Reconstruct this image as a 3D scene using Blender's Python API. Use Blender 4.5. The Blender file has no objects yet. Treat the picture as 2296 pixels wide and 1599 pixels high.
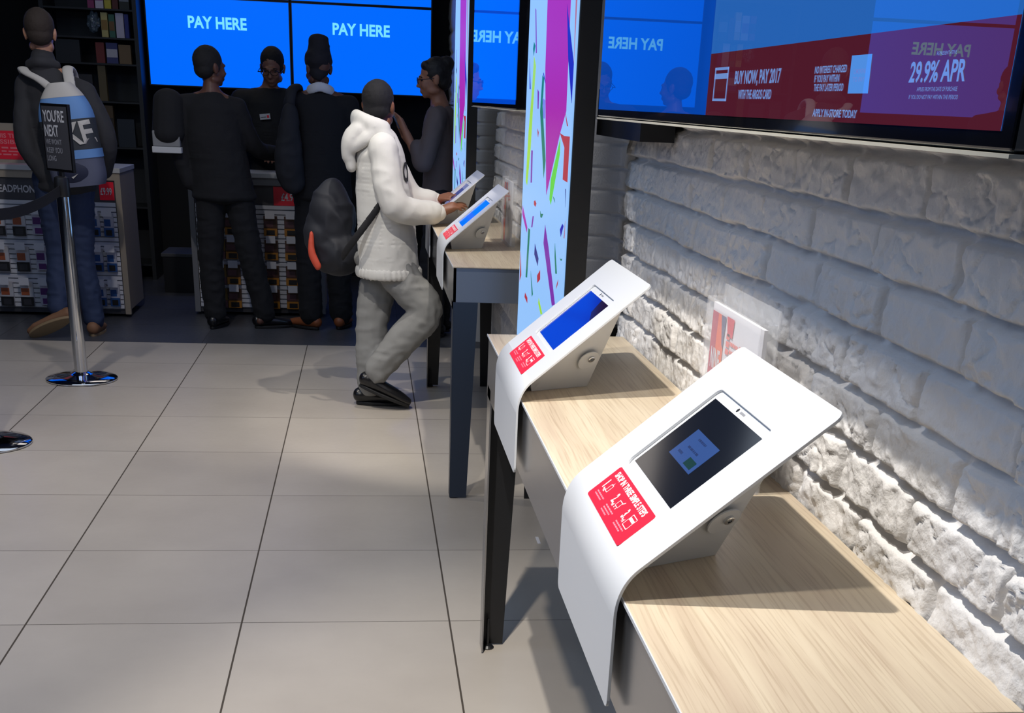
import bpy, bmesh, math, random
import numpy as np
from mathutils import Vector, Matrix, noise
random.seed(7)
S = bpy.context.scene
COL = S.collection
PI = math.pi

# ------------------------------------------------------------------ camera
YAW, PITCH, ROLL = 0.129093780, 0.405842133, 0.0427131888
CAMZ = 1.4095
cy_, sy_, cp_, sp_ = math.cos(YAW), math.sin(YAW), math.cos(PITCH), math.sin(PITCH)
fwd = Vector((sy_*cp_, cy_*cp_, -sp_)); rgt = Vector((cy_, -sy_, 0)); upv = rgt.cross(fwd)
cr, sr = math.cos(ROLL), math.sin(ROLL)
r2 = rgt*cr + upv*sr; u2 = upv*cr - rgt*sr
cam = bpy.data.cameras.new('camera'); camo = bpy.data.objects.new('camera', cam); COL.objects.link(camo)
camo.matrix_world = Matrix(((r2.x, u2.x, -fwd.x, 0), (r2.y, u2.y, -fwd.y, 0), (r2.z, u2.z, -fwd.z, CAMZ), (0, 0, 0, 1)))
cam.sensor_fit = 'HORIZONTAL'; cam.sensor_width = 36.0
cam.lens = 2661.65/2296*36.0
cam.shift_y = (1375.05-799.5)/2296
cam.clip_start = 0.05
S.camera = camo

# ------------------------------------------------------------------ world, lamps, exposure
w = bpy.data.worlds.new('world'); S.world = w; w.use_nodes = True
w.node_tree.nodes['Background'].inputs[0].default_value = (0.6, 0.75, 1.0, 1)
w.node_tree.nodes['Background'].inputs[1].default_value = 0.02
S.view_settings.view_transform = 'Standard'; S.view_settings.look = 'None'
S.view_settings.exposure = 0.0; S.view_settings.gamma = 1.0

def spot(name, loc, target, watts, cone=60, blend=0.4, col=(1, .93, .83), rad=0.03):
    l = bpy.data.lights.new(name, 'SPOT'); l.energy = watts; l.spot_size = math.radians(cone); l.spot_blend = blend
    l.color = col; l.shadow_soft_size = rad
    o = bpy.data.objects.new(name, l); COL.objects.link(o); o.location = loc
    o.rotation_euler = (Vector(target)-Vector(loc)).to_track_quat('-Z', 'Y').to_euler(); return o
def area(name, loc, target, watts, sx, sy, col=(1, .95, .9)):
    l = bpy.data.lights.new(name, 'AREA'); l.energy = watts; l.shape = 'RECTANGLE'; l.size = sx; l.size_y = sy; l.color = col
    o = bpy.data.objects.new(name, l); COL.objects.link(o); o.location = loc
    o.rotation_euler = (Vector(target)-Vector(loc)).to_track_quat('-Z', 'Y').to_euler(); return o
spot('spot_lamp', (-.20, 1.62, 2.98), (.50, 1.85, .87), 250, 66, .5, (1, .95, .88), .022)
spot('spot_lamp', (-.28, 3.75, 2.98), (.45, 5.2, .87), 170, 46, .4, (1, .95, .88), .025)
spot('spot_lamp', (.42, 5.15, 2.98), (.0, 5.9, .0), 110, 52, .6, (1, .93, .84), .03)
spot('spot_lamp', (-.45, .9, 2.98), (-.75, 2.5, 0), 240, 86, .9, (1, .92, .82), .05)
spot('spot_lamp', (-1.35, 3.3, 2.98), (-1.25, 4.1, 0), 120, 66, .9, (1, .94, .86), .05)
spot('spot_lamp', (-1.6, 5.0, 2.98), (-.8, 5.6, 0), 105, 80, .9, (1, .93, .85), .04)
spot('spot_lamp', (-1.0, 5.3, 2.98), (-1.9, 7.9, .5), 85, 60, .9, (1, .93, .88), .04)
area('fill_area_light', (-1.6, 1.6, 3.05), (-1.0, 2.0, 0), 46, 2.4, 3.0, (.5, .68, 1))  # added bluish ambient fill for the upper brick wall, no real fixture
area('fill_area_light', (-4.2, 2.6, 2.9), (.6, 2.0, 1.2), 34, 1.2, 2.4, (.45, .62, 1))  # added fill from the left, stands in for blue bounce off the screens
area('fill_area_light', (-1.2, 6.4, 3.05), (-1.2, 7.0, 0), 16, 2.4, 2.0, (.75, .86, 1))  # added cool ambient fill over the middle of the room, not a fixture
area('fill_area_light', (-1.0, 9.3, 3.05), (-.8, 8.8, 1.4), 4, 1.6, .6, (1, .9, .8))  # weak fill added to lift the staff face and the dark till area

# ------------------------------------------------------------------ material helpers
def lin(c):
    return tuple(((v/255)/12.92 if v/255 <= .04045 else ((v/255+.055)/1.055)**2.4) for v in c)
MATS = {}
def mat(name, rgb, rough=.5, metal=0, emit=None, es=1.0, coat=0, ior=1.5, alpha=1, trans=0, bump=None, spec=.5):
    """rgb is sRGB 0-255; bump = (scale, strength, distance)"""
    if name in MATS: return MATS[name]
    m = bpy.data.materials.new(name); m.use_nodes = True; nt = m.node_tree; b = nt.nodes['Principled BSDF']
    b.inputs['Base Color'].default_value = (*lin(rgb), 1); b.inputs['Roughness'].default_value = rough
    b.inputs['Metallic'].default_value = metal; b.inputs['IOR'].default_value = ior
    b.inputs['Specular IOR Level'].default_value = spec
    if coat: b.inputs['Coat Weight'].default_value = coat; b.inputs['Coat Roughness'].default_value = .03
    if emit: b.inputs['Emission Color'].default_value = (*lin(emit), 1); b.inputs['Emission Strength'].default_value = es
    if trans: b.inputs['Transmission Weight'].default_value = trans
    if alpha < 1: b.inputs['Alpha'].default_value = alpha
    n = nt.nodes.new('ShaderNodeTexNoise'); tc = nt.nodes.new('ShaderNodeTexCoord')
    nt.links.new(tc.outputs['Object'], n.inputs['Vector'])
    sc, st, di = bump if bump else (60, .02, .001)
    n.inputs['Scale'].default_value = sc; n.inputs['Detail'].default_value = 5
    bp = nt.nodes.new('ShaderNodeBump'); bp.inputs['Strength'].default_value = st; bp.inputs['Distance'].default_value = di
    nt.links.new(n.outputs['Fac'], bp.inputs['Height'])
    if bump or not emit: nt.links.new(bp.outputs[0], b.inputs['Normal'])
    MATS[name] = m; return m
def N(nt, t, **kw):
    n = nt.nodes.new(t)
    for k, v in kw.items(): setattr(n, k, v)
    return n
def vary(m, a, b, scale=3, detail=6, stretch=(1, 1, 1), lo=.35, hi=.65, rot=(0, 0, 0)):
    """colour variation between sRGB a and b by stretched noise"""
    nt = m.node_tree; p = nt.nodes['Principled BSDF']
    tc = N(nt, 'ShaderNodeTexCoord'); mp = N(nt, 'ShaderNodeMapping'); mp.inputs['Scale'].default_value = stretch; mp.inputs['Rotation'].default_value = rot
    n = N(nt, 'ShaderNodeTexNoise'); n.inputs['Scale'].default_value = scale; n.inputs['Detail'].default_value = detail
    cr = N(nt, 'ShaderNodeValToRGB'); cr.color_ramp.elements[0].position = lo; cr.color_ramp.elements[1].position = hi
    cr.color_ramp.elements[0].color = (*lin(a), 1); cr.color_ramp.elements[1].color = (*lin(b), 1)
    nt.links.new(tc.outputs['Object'], mp.inputs['Vector']); nt.links.new(mp.outputs[0], n.inputs['Vector'])
    nt.links.new(n.outputs['Fac'], cr.inputs[0]); nt.links.new(cr.outputs[0], p.inputs['Base Color'])
    return m

def floor_mat(name, tile, tile2, grout, x0, dx, y0, dy, wx, wy, rough):
    m = bpy.data.materials.new(name); m.use_nodes = True; nt = m.node_tree; p = nt.nodes['Principled BSDF']; L = nt.links.new
    tc = N(nt, 'ShaderNodeTexCoord'); sp = N(nt, 'ShaderNodeSeparateXYZ'); L(tc.outputs['Object'], sp.inputs[0])
    def math_(op, a, b=None):
        n = N(nt, 'ShaderNodeMath', operation=op)
        for i, v in enumerate((a, b)):
            if v is None: continue
            if isinstance(v, (int, float)): n.inputs[i].default_value = v
            else: L(v, n.inputs[i])
        return n.outputs[0]
    def line(sock, o, d, wd):
        t = math_('DIVIDE', math_('SUBTRACT', sock, o), d)
        f = math_('SUBTRACT', t, math_('ROUND', t))
        dist = math_('MULTIPLY', math_('ABSOLUTE', f), d)
        return math_('LESS_THAN', dist, wd), math_('ROUND', math_('SUBTRACT', t, .5))
    lx, ix = line(sp.outputs['X'], x0, dx, wx); ly, iy = line(sp.outputs['Y'], y0, dy, wy)
    msk = math_('MAXIMUM', lx, ly)
    n = N(nt, 'ShaderNodeTexNoise'); n.inputs['Scale'].default_value = 2.2; n.inputs['Detail'].default_value = 8; n.inputs['Roughness'].default_value = .6
    L(tc.outputs['Object'], n.inputs['Vector'])
    wn = N(nt, 'ShaderNodeTexWhiteNoise', noise_dimensions='2D'); cmb = N(nt, 'ShaderNodeCombineXYZ'); L(ix, cmb.inputs[0]); L(iy, cmb.inputs[1]); L(cmb.outputs[0], wn.inputs['Vector'])
    fac = math_('ADD', math_('MULTIPLY', n.outputs['Fac'], .75), math_('MULTIPLY', wn.outputs['Value'], .25))
    cr = N(nt, 'ShaderNodeValToRGB'); cr.color_ramp.elements[0].position = .3; cr.color_ramp.elements[1].position = .7
    cr.color_ramp.elements[0].color = (*lin(tile), 1); cr.color_ramp.elements[1].color = (*lin(tile2), 1); L(fac, cr.inputs[0])
    mx = N(nt, 'ShaderNodeMix', data_type='RGBA'); L(msk, mx.inputs['Factor']); L(cr.outputs[0], mx.inputs['A']); mx.inputs['B'].default_value = (*lin(grout), 1)
    L(mx.outputs['Result'], p.inputs['Base Color'])
    n2 = N(nt, 'ShaderNodeTexNoise'); n2.inputs['Scale'].default_value = 40; L(tc.outputs['Object'], n2.inputs['Vector'])
    r = math_('ADD', math_('MULTIPLY', n2.outputs['Fac'], .12), rough); L(math_('MAXIMUM', r, math_('MULTIPLY', msk, .9)), p.inputs['Roughness'])
    b = N(nt, 'ShaderNodeBump'); b.inputs['Distance'].default_value = .002; b.inputs['Strength'].default_value = .6; b.invert = True
    L(msk, b.inputs['Height']); L(b.outputs[0], p.inputs['Normal'])
    return m

def wood_mat():
    m = bpy.data.materials.new('pale_oak_laminate'); m.use_nodes = True; nt = m.node_tree; p = nt.nodes['Principled BSDF']; L = nt.links.new
    tc = N(nt, 'ShaderNodeTexCoord')
    mp = N(nt, 'ShaderNodeMapping'); mp.inputs['Scale'].default_value = (26, 1.3, 20); L(tc.outputs['Object'], mp.inputs['Vector'])
    n0 = N(nt, 'ShaderNodeTexNoise'); n0.inputs['Scale'].default_value = 1.4; n0.inputs['Detail'].default_value = 2
    mp0 = N(nt, 'ShaderNodeMapping'); mp0.inputs['Scale'].default_value = (3, .8, 3); L(tc.outputs['Object'], mp0.inputs['Vector']); L(mp0.outputs[0], n0.inputs['Vector'])
    ad = N(nt, 'ShaderNodeMix', data_type='VECTOR'); ad.inputs['Factor'].default_value = .82
    va = N(nt, 'ShaderNodeVectorMath', operation='MULTIPLY_ADD'); L(n0.outputs['Color'], va.inputs[0]); va.inputs[1].default_value = (1.6, 0, 0); L(mp.outputs[0], va.inputs[2])
    n1 = N(nt, 'ShaderNodeTexNoise'); n1.inputs['Scale'].default_value = 1; n1.inputs['Detail'].default_value = 4; n1.inputs['Roughness'].default_value = .55; L(va.outputs[0], n1.inputs['Vector'])
    cr = N(nt, 'ShaderNodeValToRGB'); e = cr.color_ramp.elements
    e[0].position = .28; e[0].color = (*lin((186, 168, 146)), 1); e[1].position = .74; e[1].color = (*lin((210, 197, 174)), 1)
    x = e.new(.5); x.color = (*lin((200, 185, 161)), 1); L(n1.outputs['Fac'], cr.inputs[0])
    mp2 = N(nt, 'ShaderNodeMapping'); mp2.inputs['Scale'].default_value = (240, 5, 200); va2 = N(nt, 'ShaderNodeVectorMath', operation='MULTIPLY_ADD')
    L(tc.outputs['Object'], mp2.inputs['Vector']); L(n0.outputs['Color'], va2.inputs[0]); va2.inputs[1].default_value = (15, 0, 0); L(mp2.outputs[0], va2.inputs[2])
    n2 = N(nt, 'ShaderNodeTexNoise'); n2.inputs['Scale'].default_value = 1; n2.inputs['Detail'].default_value = 3; L(va2.outputs[0], n2.inputs['Vector'])
    cr2 = N(nt, 'ShaderNodeValToRGB'); cr2.color_ramp.elements[0].position = .36; cr2.color_ramp.elements[0].color = (.66, .6, .55, 1); cr2.color_ramp.elements[1].position = .5; cr2.color_ramp.elements[1].color = (1, 1, 1, 1); L(n2.outputs['Fac'], cr2.inputs[0])
    mx = N(nt, 'ShaderNodeMix', data_type='RGBA', blend_type='MULTIPLY'); mx.inputs['Factor'].default_value = .5; L(cr.outputs[0], mx.inputs['A']); L(cr2.outputs[0], mx.inputs['B'])
    L(mx.outputs['Result'], p.inputs['Base Color']); p.inputs['Roughness'].default_value = .42
    return m

white = mat('white_powder_coat', (204, 207, 211), .38)
wood = wood_mat()
apron_m = mat('brushed_grey_metal', (150, 150, 152), .2, .85)
apron_end = mat('grey_satin_metal', (120, 128, 142), .38, .5)
blackm = mat('black_satin', (20, 21, 24), .4)
legm = mat('dark_blue_grey_steel', (44, 54, 70), .38, .3)
chrome = mat('polished_chrome', (205, 207, 212), .07, 1)
redm = mat('red_print', (226, 22, 50), .45)
printw = mat('white_print', (255, 235, 235), .5)
greyp = mat('grey_print', (150, 152, 158), .5)

# ------------------------------------------------------------------ mesh helpers
class MB:
    def __init__(s): s.v = []; s.f = []; s.mi = []; s.mats = []
    def m(s, mt):
        if mt not in s.mats: s.mats.append(mt)
        return s.mats.index(mt)
    def add(s, vs, fs, mt):
        o = len(s.v); k = s.m(mt); s.v += [tuple(v) for v in vs]; s.f += [tuple(i+o for i in f) for f in fs]; s.mi += [k]*len(fs); return s
    def box(s, lo, hi, mt, M=None):
        x0, y0, z0 = lo; x1, y1, z1 = hi
        vs = [(x0, y0, z0), (x1, y0, z0), (x1, y1, z0), (x0, y1, z0), (x0, y0, z1), (x1, y0, z1), (x1, y1, z1), (x0, y1, z1)]
        if M: vs = [M @ Vector(v) for v in vs]
        return s.add(vs, [(0, 3, 2, 1), (4, 5, 6, 7), (0, 1, 5, 4), (1, 2, 6, 5), (2, 3, 7, 6), (3, 0, 4, 7)], mt)
    def poly(s, vs, mt): return s.add(vs, [tuple(range(len(vs)))], mt)
    def prism(s, pts, mt, M, d0=0, d1=.001):
        """pts 2D, extruded along local z from d0 to d1, placed with M"""
        n = len(pts); vs = [M @ Vector((x, y, d0)) for x, y in pts]+[M @ Vector((x, y, d1)) for x, y in pts]
        fs = [tuple(range(n-1, -1, -1)), tuple(range(n, 2*n))]+[(i, (i+1) % n, n+(i+1) % n, n+i) for i in range(n)]
        return s.add(vs, fs, mt)
    def lathe(s, prof, mt, seg=48, M=None):
        vs = []; fs = []
        for r, z in prof:
            for k in range(seg):
                a = 2*PI*k/seg; v = Vector((r*math.cos(a), r*math.sin(a), z)); vs.append(M @ v if M else v)
        for i in range(len(prof)-1):
            for k in range(seg):
                k2 = (k+1) % seg; fs.append((i*seg+k, i*seg+k2, (i+1)*seg+k2, (i+1)*seg+k))
        fs.append(tuple(range(seg-1, -1, -1))); fs.append(tuple((len(prof)-1)*seg+k for k in range(seg)))
        return s.add(vs, fs, mt)
    def build(s, name, parent=None, smooth=False, bevel=0, M=None, label=None):
        me = bpy.data.meshes.new(name); me.from_pydata(s.v, [], s.f)
        for x in s.mats: me.materials.append(x)
        me.polygons.foreach_set('material_index', s.mi)
        if smooth: me.polygons.foreach_set('use_smooth', [True]*len(me.polygons))
        me.update(); o = bpy.data.objects.new(name, me); COL.objects.link(o)
        if parent: o.parent = parent
        if bevel:
            b = o.modifiers.new('bevel', 'BEVEL'); b.width = bevel; b.segments = 2; b.limit_method = 'ANGLE'
        if smooth and bevel == 0:
            pass
        if label: o['label'] = label
        return o
def autosmooth(o, ang=35):
    me = o.data; me.polygons.foreach_set('use_smooth', [True]*len(me.polygons))
    me.set_sharp_from_angle(angle=math.radians(ang)); return o
def tag(o, label=None, cat=None, group=None, kind=None):
    for k, v in (('label', label), ('category', cat), ('group', group), ('kind', kind)):
        if v: o[k] = v
    return o
def thing(name, loc, rz, label, cat, group=None):
    o = bpy.data.objects.new(name, None); COL.objects.link(o); o.location = loc; o.rotation_euler = (0, 0, rz)
    o.empty_display_size = .1; return tag(o, label, cat, group)
def rrect(x0, y0, x1, y1, r, n=5):
    p = []
    for cx, cy, a in ((x1-r, y1-r, 0), (x0+r, y1-r, 90), (x0+r, y0+r, 180), (x1-r, y0+r, 270)):
        for i in range(n+1):
            t = math.radians(a+90*i/n); p.append((cx+r*math.cos(t), cy+r*math.sin(t)))
    return p
_tc = {}
def text_geo(s, bold=.02):
    if (s, bold) in _tc: return _tc[(s, bold)]
    c = bpy.data.curves.new('t', 'FONT'); c.body = s; c.offset = bold; c.resolution_u = 3
    o = bpy.data.objects.new('t', c); COL.objects.link(o)
    dg = bpy.context.evaluated_depsgraph_get(); me = bpy.data.meshes.new_from_object(o.evaluated_get(dg))
    v = np.array([x.co[:2] for x in me.vertices]); f = [tuple(p.vertices) for p in me.polygons]
    bpy.data.objects.remove(o); bpy.data.curves.remove(c); bpy.data.meshes.remove(me)
    v -= v.min(0); v /= v.max(0); _tc[(s, bold)] = (v, f); return v, f
def text(mb, s, x, y, wd, ht, mt, M, z=.0006, bold=.02):
    """text filling the box x..x+wd, y..y+ht in the local frame of M (z = out of the surface)"""
    v, f = text_geo(s, bold)
    vs = [M @ Vector((x+a*wd, y+b*ht, z)) for a, b in v]; mb.add(vs, f, mt)
def bars(mb, x, y, wd, ht, mt, M, z=.0006, n=4, seed=0):
    """small unreadable writing: a broken line of word-like marks"""
    rnd = random.Random(seed); t = 0
    while t < .97:
        l = min(rnd.uniform(.08, .22), 1-t)
        mb.poly([M @ Vector(q) for q in ((x+t*wd, y, z), (x+(t+l)*wd, y, z), (x+(t+l)*wd, y+ht, z), (x+t*wd, y+ht, z))], mt); t += l+.035

# frames: columns = local x (reading direction), local y (up), local z (out of the surface)
def frame(o, x, y, z):
    return Matrix(((x[0], y[0], z[0], o[0]), (x[1], y[1], z[1], o[1]), (x[2], y[2], z[2], o[2]), (0, 0, 0, 1)))

# ------------------------------------------------------------------ setting
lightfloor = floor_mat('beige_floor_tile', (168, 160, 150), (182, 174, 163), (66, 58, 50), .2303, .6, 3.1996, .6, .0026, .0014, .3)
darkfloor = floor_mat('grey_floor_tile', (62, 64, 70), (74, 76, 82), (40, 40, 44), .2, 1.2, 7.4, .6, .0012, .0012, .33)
def struct(mb, name, **k):
    o = mb.build(name, **k); o['kind'] = 'structure'; return o
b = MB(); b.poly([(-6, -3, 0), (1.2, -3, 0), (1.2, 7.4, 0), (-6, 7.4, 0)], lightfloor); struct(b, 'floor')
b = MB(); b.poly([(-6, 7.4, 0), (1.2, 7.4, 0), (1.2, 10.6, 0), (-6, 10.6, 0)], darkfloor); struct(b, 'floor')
ceil_m = mat('dark_ceiling_paint', (60, 62, 66), .9)
b = MB(); b.poly([(-6, -3, 3.2), (-6, 10.6, 3.2), (1.2, 10.6, 3.2), (1.2, -3, 3.2)], ceil_m); struct(b, 'ceiling')
backw = mat('black_wall_paint', (14, 16, 20), .8)
b = MB(); b.poly([(-6, 10.5, 0), (1.2, 10.5, 0), (1.2, 10.5, 3.2), (-6, 10.5, 3.2)], backw); struct(b, 'wall_back')
leftw = mat('charcoal_wall_paint', (38, 40, 44), .8)
b = MB(); b.poly([(-6, -3, 0), (-6, 10.6, 0), (-6, 10.6, 3.2), (-6, -3, 3.2)], leftw); struct(b, 'wall_left')
b = MB(); b.poly([(-6, -3, 0), (-6, -3, 3.2), (1.2, -3, 3.2), (1.2, -3, 0)], leftw); struct(b, 'wall_front')

# rough white-painted brick wall, a height field pushed towards the room
def hashn(ix, iy, seed):
    h = (ix.astype(np.int64)*374761393+iy.astype(np.int64)*668265263+seed*1442695041) & 0xffffffff
    h = ((h ^ (h >> 13))*1274126177) & 0xffffffff
    return ((h ^ (h >> 16)) & 0xffff)/65535.0
def vnoise(x, y, seed):
    ix = np.floor(x); iy = np.floor(y); fx = x-ix; fy = y-iy; fx = fx*fx*(3-2*fx); fy = fy*fy*(3-2*fy)
    a = hashn(ix, iy, seed); b_ = hashn(ix+1, iy, seed); c = hashn(ix, iy+1, seed); d = hashn(ix+1, iy+1, seed)
    return (a*(1-fx)+b_*fx)*(1-fy)+(c*(1-fx)+d*fx)*fy
def fbm(x, y, seed, o=4, g=.5):
    s = 0; a = 1; t = 0
    for i in range(o): s = s+a*vnoise(x*2**i+i*17.3, y*2**i-i*9.1, seed+i); t += a; a *= g
    return s/t
def sstep(a, b_, x):
    t = np.clip((x-a)/(b_-a), 0, 1); return t*t*(3-2*t)
def brick_height(Y, Z):
    CH = .0755; BL = .24
    Zw = Z+(fbm(Y*7, Z*9, 3)-.5)*.012+(fbm(Y*40, Z*40, 6, 2)-.5)*.005; Yw = Y+(fbm(Y*11+5, Z*11, 8)-.5)*.022
    r = np.floor((Zw-1.067)/CH); zz = (Zw-1.067)/CH-r
    off = np.where(np.mod(r, 2) == 0, 0.0, .115)+(hashn(r, r*0+3, 5)-.5)*.08
    q = (Yw-1.345-off)/BL; c = np.floor(q); yy = q-c
    bh = hashn(r, c, 11)
    dz = np.minimum(zz, 1-zz)*CH; dy = np.minimum(yy, 1-yy)*BL
    e = sstep(.002, .010, dz)*(.12+.88*sstep(.002, .011, dy))
    rough = (fbm(Y*30, Z*36, 21, 4, .58)-.5)*.013+(fbm(Y*8, Z*10, 31, 3)-.5)*.006
    ridg = np.abs(fbm(Y*20+Z*16, Z*22-Y*7, 41, 3)-.5)
    return e*(.0145+bh*.007)+rough*(.4+.75*e)-np.maximum(0, .05-ridg)*.09*e*(bh > .35) + (zz-.5)*e*(-.003)
def wall_grid(y0, y1, z0, z1, dy_, dz_, base):
    ys = np.arange(y0, y1+dy_*.5, dy_); zs = np.arange(z0, z1+dz_*.5, dz_)
    Yg, Zg = np.meshgrid(ys, zs)
    X = base(Yg)-brick_height(Yg, Zg)
    return Yg, Zg, X
def grid_mesh(name, Yg, Zg, X, m, parent=None):
    nz, ny = Yg.shape; V = np.stack([X, Yg, Zg], -1).reshape(-1, 3)
    i = np.arange(nz*ny).reshape(nz, ny); q = np.stack([i[:-1, :-1], i[1:, :-1], i[1:, 1:], i[:-1, 1:]], -1).reshape(-1, 4)
    me = bpy.data.meshes.new(name); me.vertices.add(len(V)); me.vertices.foreach_set('co', V.ravel())
    me.loops.add(q.size); me.loops.foreach_set('vertex_index', q.ravel()); me.polygons.add(len(q))
    me.polygons.foreach_set('loop_start', np.arange(0, q.size, 4)); me.polygons.foreach_set('loop_total', np.full(len(q), 4))
    me.polygons.foreach_set('use_smooth', np.ones(len(q), bool)); me.update(calc_edges=True); me.validate(); me.materials.append(m)
    o = bpy.data.objects.new(name, me); COL.objects.link(o); return o
brick_m = mat('white_painted_brick', (214, 212, 210), .62, bump=(170, .8, .002))
WX = .674
def base(Y):
    X = np.full(Y.shape, WX)
    for a, b_ in ((3.15, 4.27), (6.52, 7.60)):
        X = X+.2*sstep(a, a+.11, Y)*(1-sstep(b_-.03, b_+.03, Y))
    return X
# one continuous mesh on a non-uniform grid: fine where the camera is near
ys = np.concatenate([np.arange(-3, .85, .05), np.arange(.85, 3.3, .0032), np.arange(3.3, 7.7, .011), np.arange(7.7, 10.5, .05)])
zs = np.concatenate([np.arange(0, .80, .022), np.arange(.80, 1.42, .0032), np.arange(1.42, 2.0, .03), np.arange(2.0, 3.21, .1)])
Yg, Zg = np.meshgrid(ys, zs)
wr = grid_mesh('wall_right', Yg, Zg, base(Yg)-brick_height(Yg, Zg), brick_m); wr['kind'] = 'structure'

# ------------------------------------------------------------------ tables
def table(y0, y1, near_leg, far_leg, label):
    t = thing('display_table', (.303, (y0+y1)/2, 0), 0, label, 'table', 'narrow wall tables carrying the order tablets')
    h = (y1-y0)/2; D = .352
    b = MB(); b.box((0, -h, .8600), (D, h, .865), wood); b.build('tabletop', t, bevel=.0012)
    b = MB(); b.box((-.0016, -h-.001, .8605), (0, h+.001, .8653), white)
    b.build('edging', t, label='thin white edge strip of the tabletop')
    b = MB(); b.box((.002, -h+.004, .712), (.012, h-.004, .8600), apron_m); b.build('front_apron', t, label='reflective brushed grey metal front panel')
    for s, nm in ((-1, 'end_apron'), (1, 'end_apron')):
        b = MB(); b.box((.002, s*(h-.004)-.004*(s > 0), .74), (D-.01, s*(h-.004)+.004*(s < 0), .8600), apron_end); b.build(nm, t)
    b = MB(); b.box((.012, -h+.01, .815), (D-.01, h-.01, .8600), blackm); b.build('underside_rail', t)
    # folded steel legs: tapered end plate + face strip towards the aisle
    for yy, s in ((near_leg, 1), (far_leg, -1)):
        ly = yy-(y0+y1)/2
        for xs in (0,):
            b = MB(); lm_ = legm if s > 0 else blackm
            M = frame((.004, ly, 0), (1, 0, 0), (0, 0, 1), (0, -1, 0))
            b.prism([(0, 0.004), (.062, 0.004), (.088, .74), (0, .74)], lm_, M, -.002, .002)
            M2 = frame((.004, ly, 0), (0, s, 0), (0, 0, 1), (1, 0, 0))
            b.prism([(0, 0.004), (.058, 0.004), (.075, .74), (0, .74)], legm if s > 0 else apron_m, M2, -.002, .002)
            lg = b.build('leg', t)
            b = MB(); b.lathe([(.003, .0), (.016, 0), (.018, .004), (.012, .010), (.004, .012), (.004, .09)], blackm, 20, Matrix.Translation((.022, ly+s*.02, 0)))
            b.build('foot', lg, label='black round levelling foot')
        # rear leg by the wall
        b = MB(); M = frame((D-.01, ly, 0), (-1, 0, 0), (0, 0, 1), (0, 1, 0))
        b.prism([(0, 0), (.05, 0), (.07, .74), (0, .74)], blackm, M, -.002, .002)
        b.build('leg', t)
    return t
table(.995, 3.05, 1.15, 3.03, 'nearest pale wood wall table with grey metal apron, holding the two largest tablet stands')
table(4.37, 6.43, 4.372, 6.33, 'far pale wood wall table with dark steel leg, beside the boy in the white hoodie')

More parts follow.
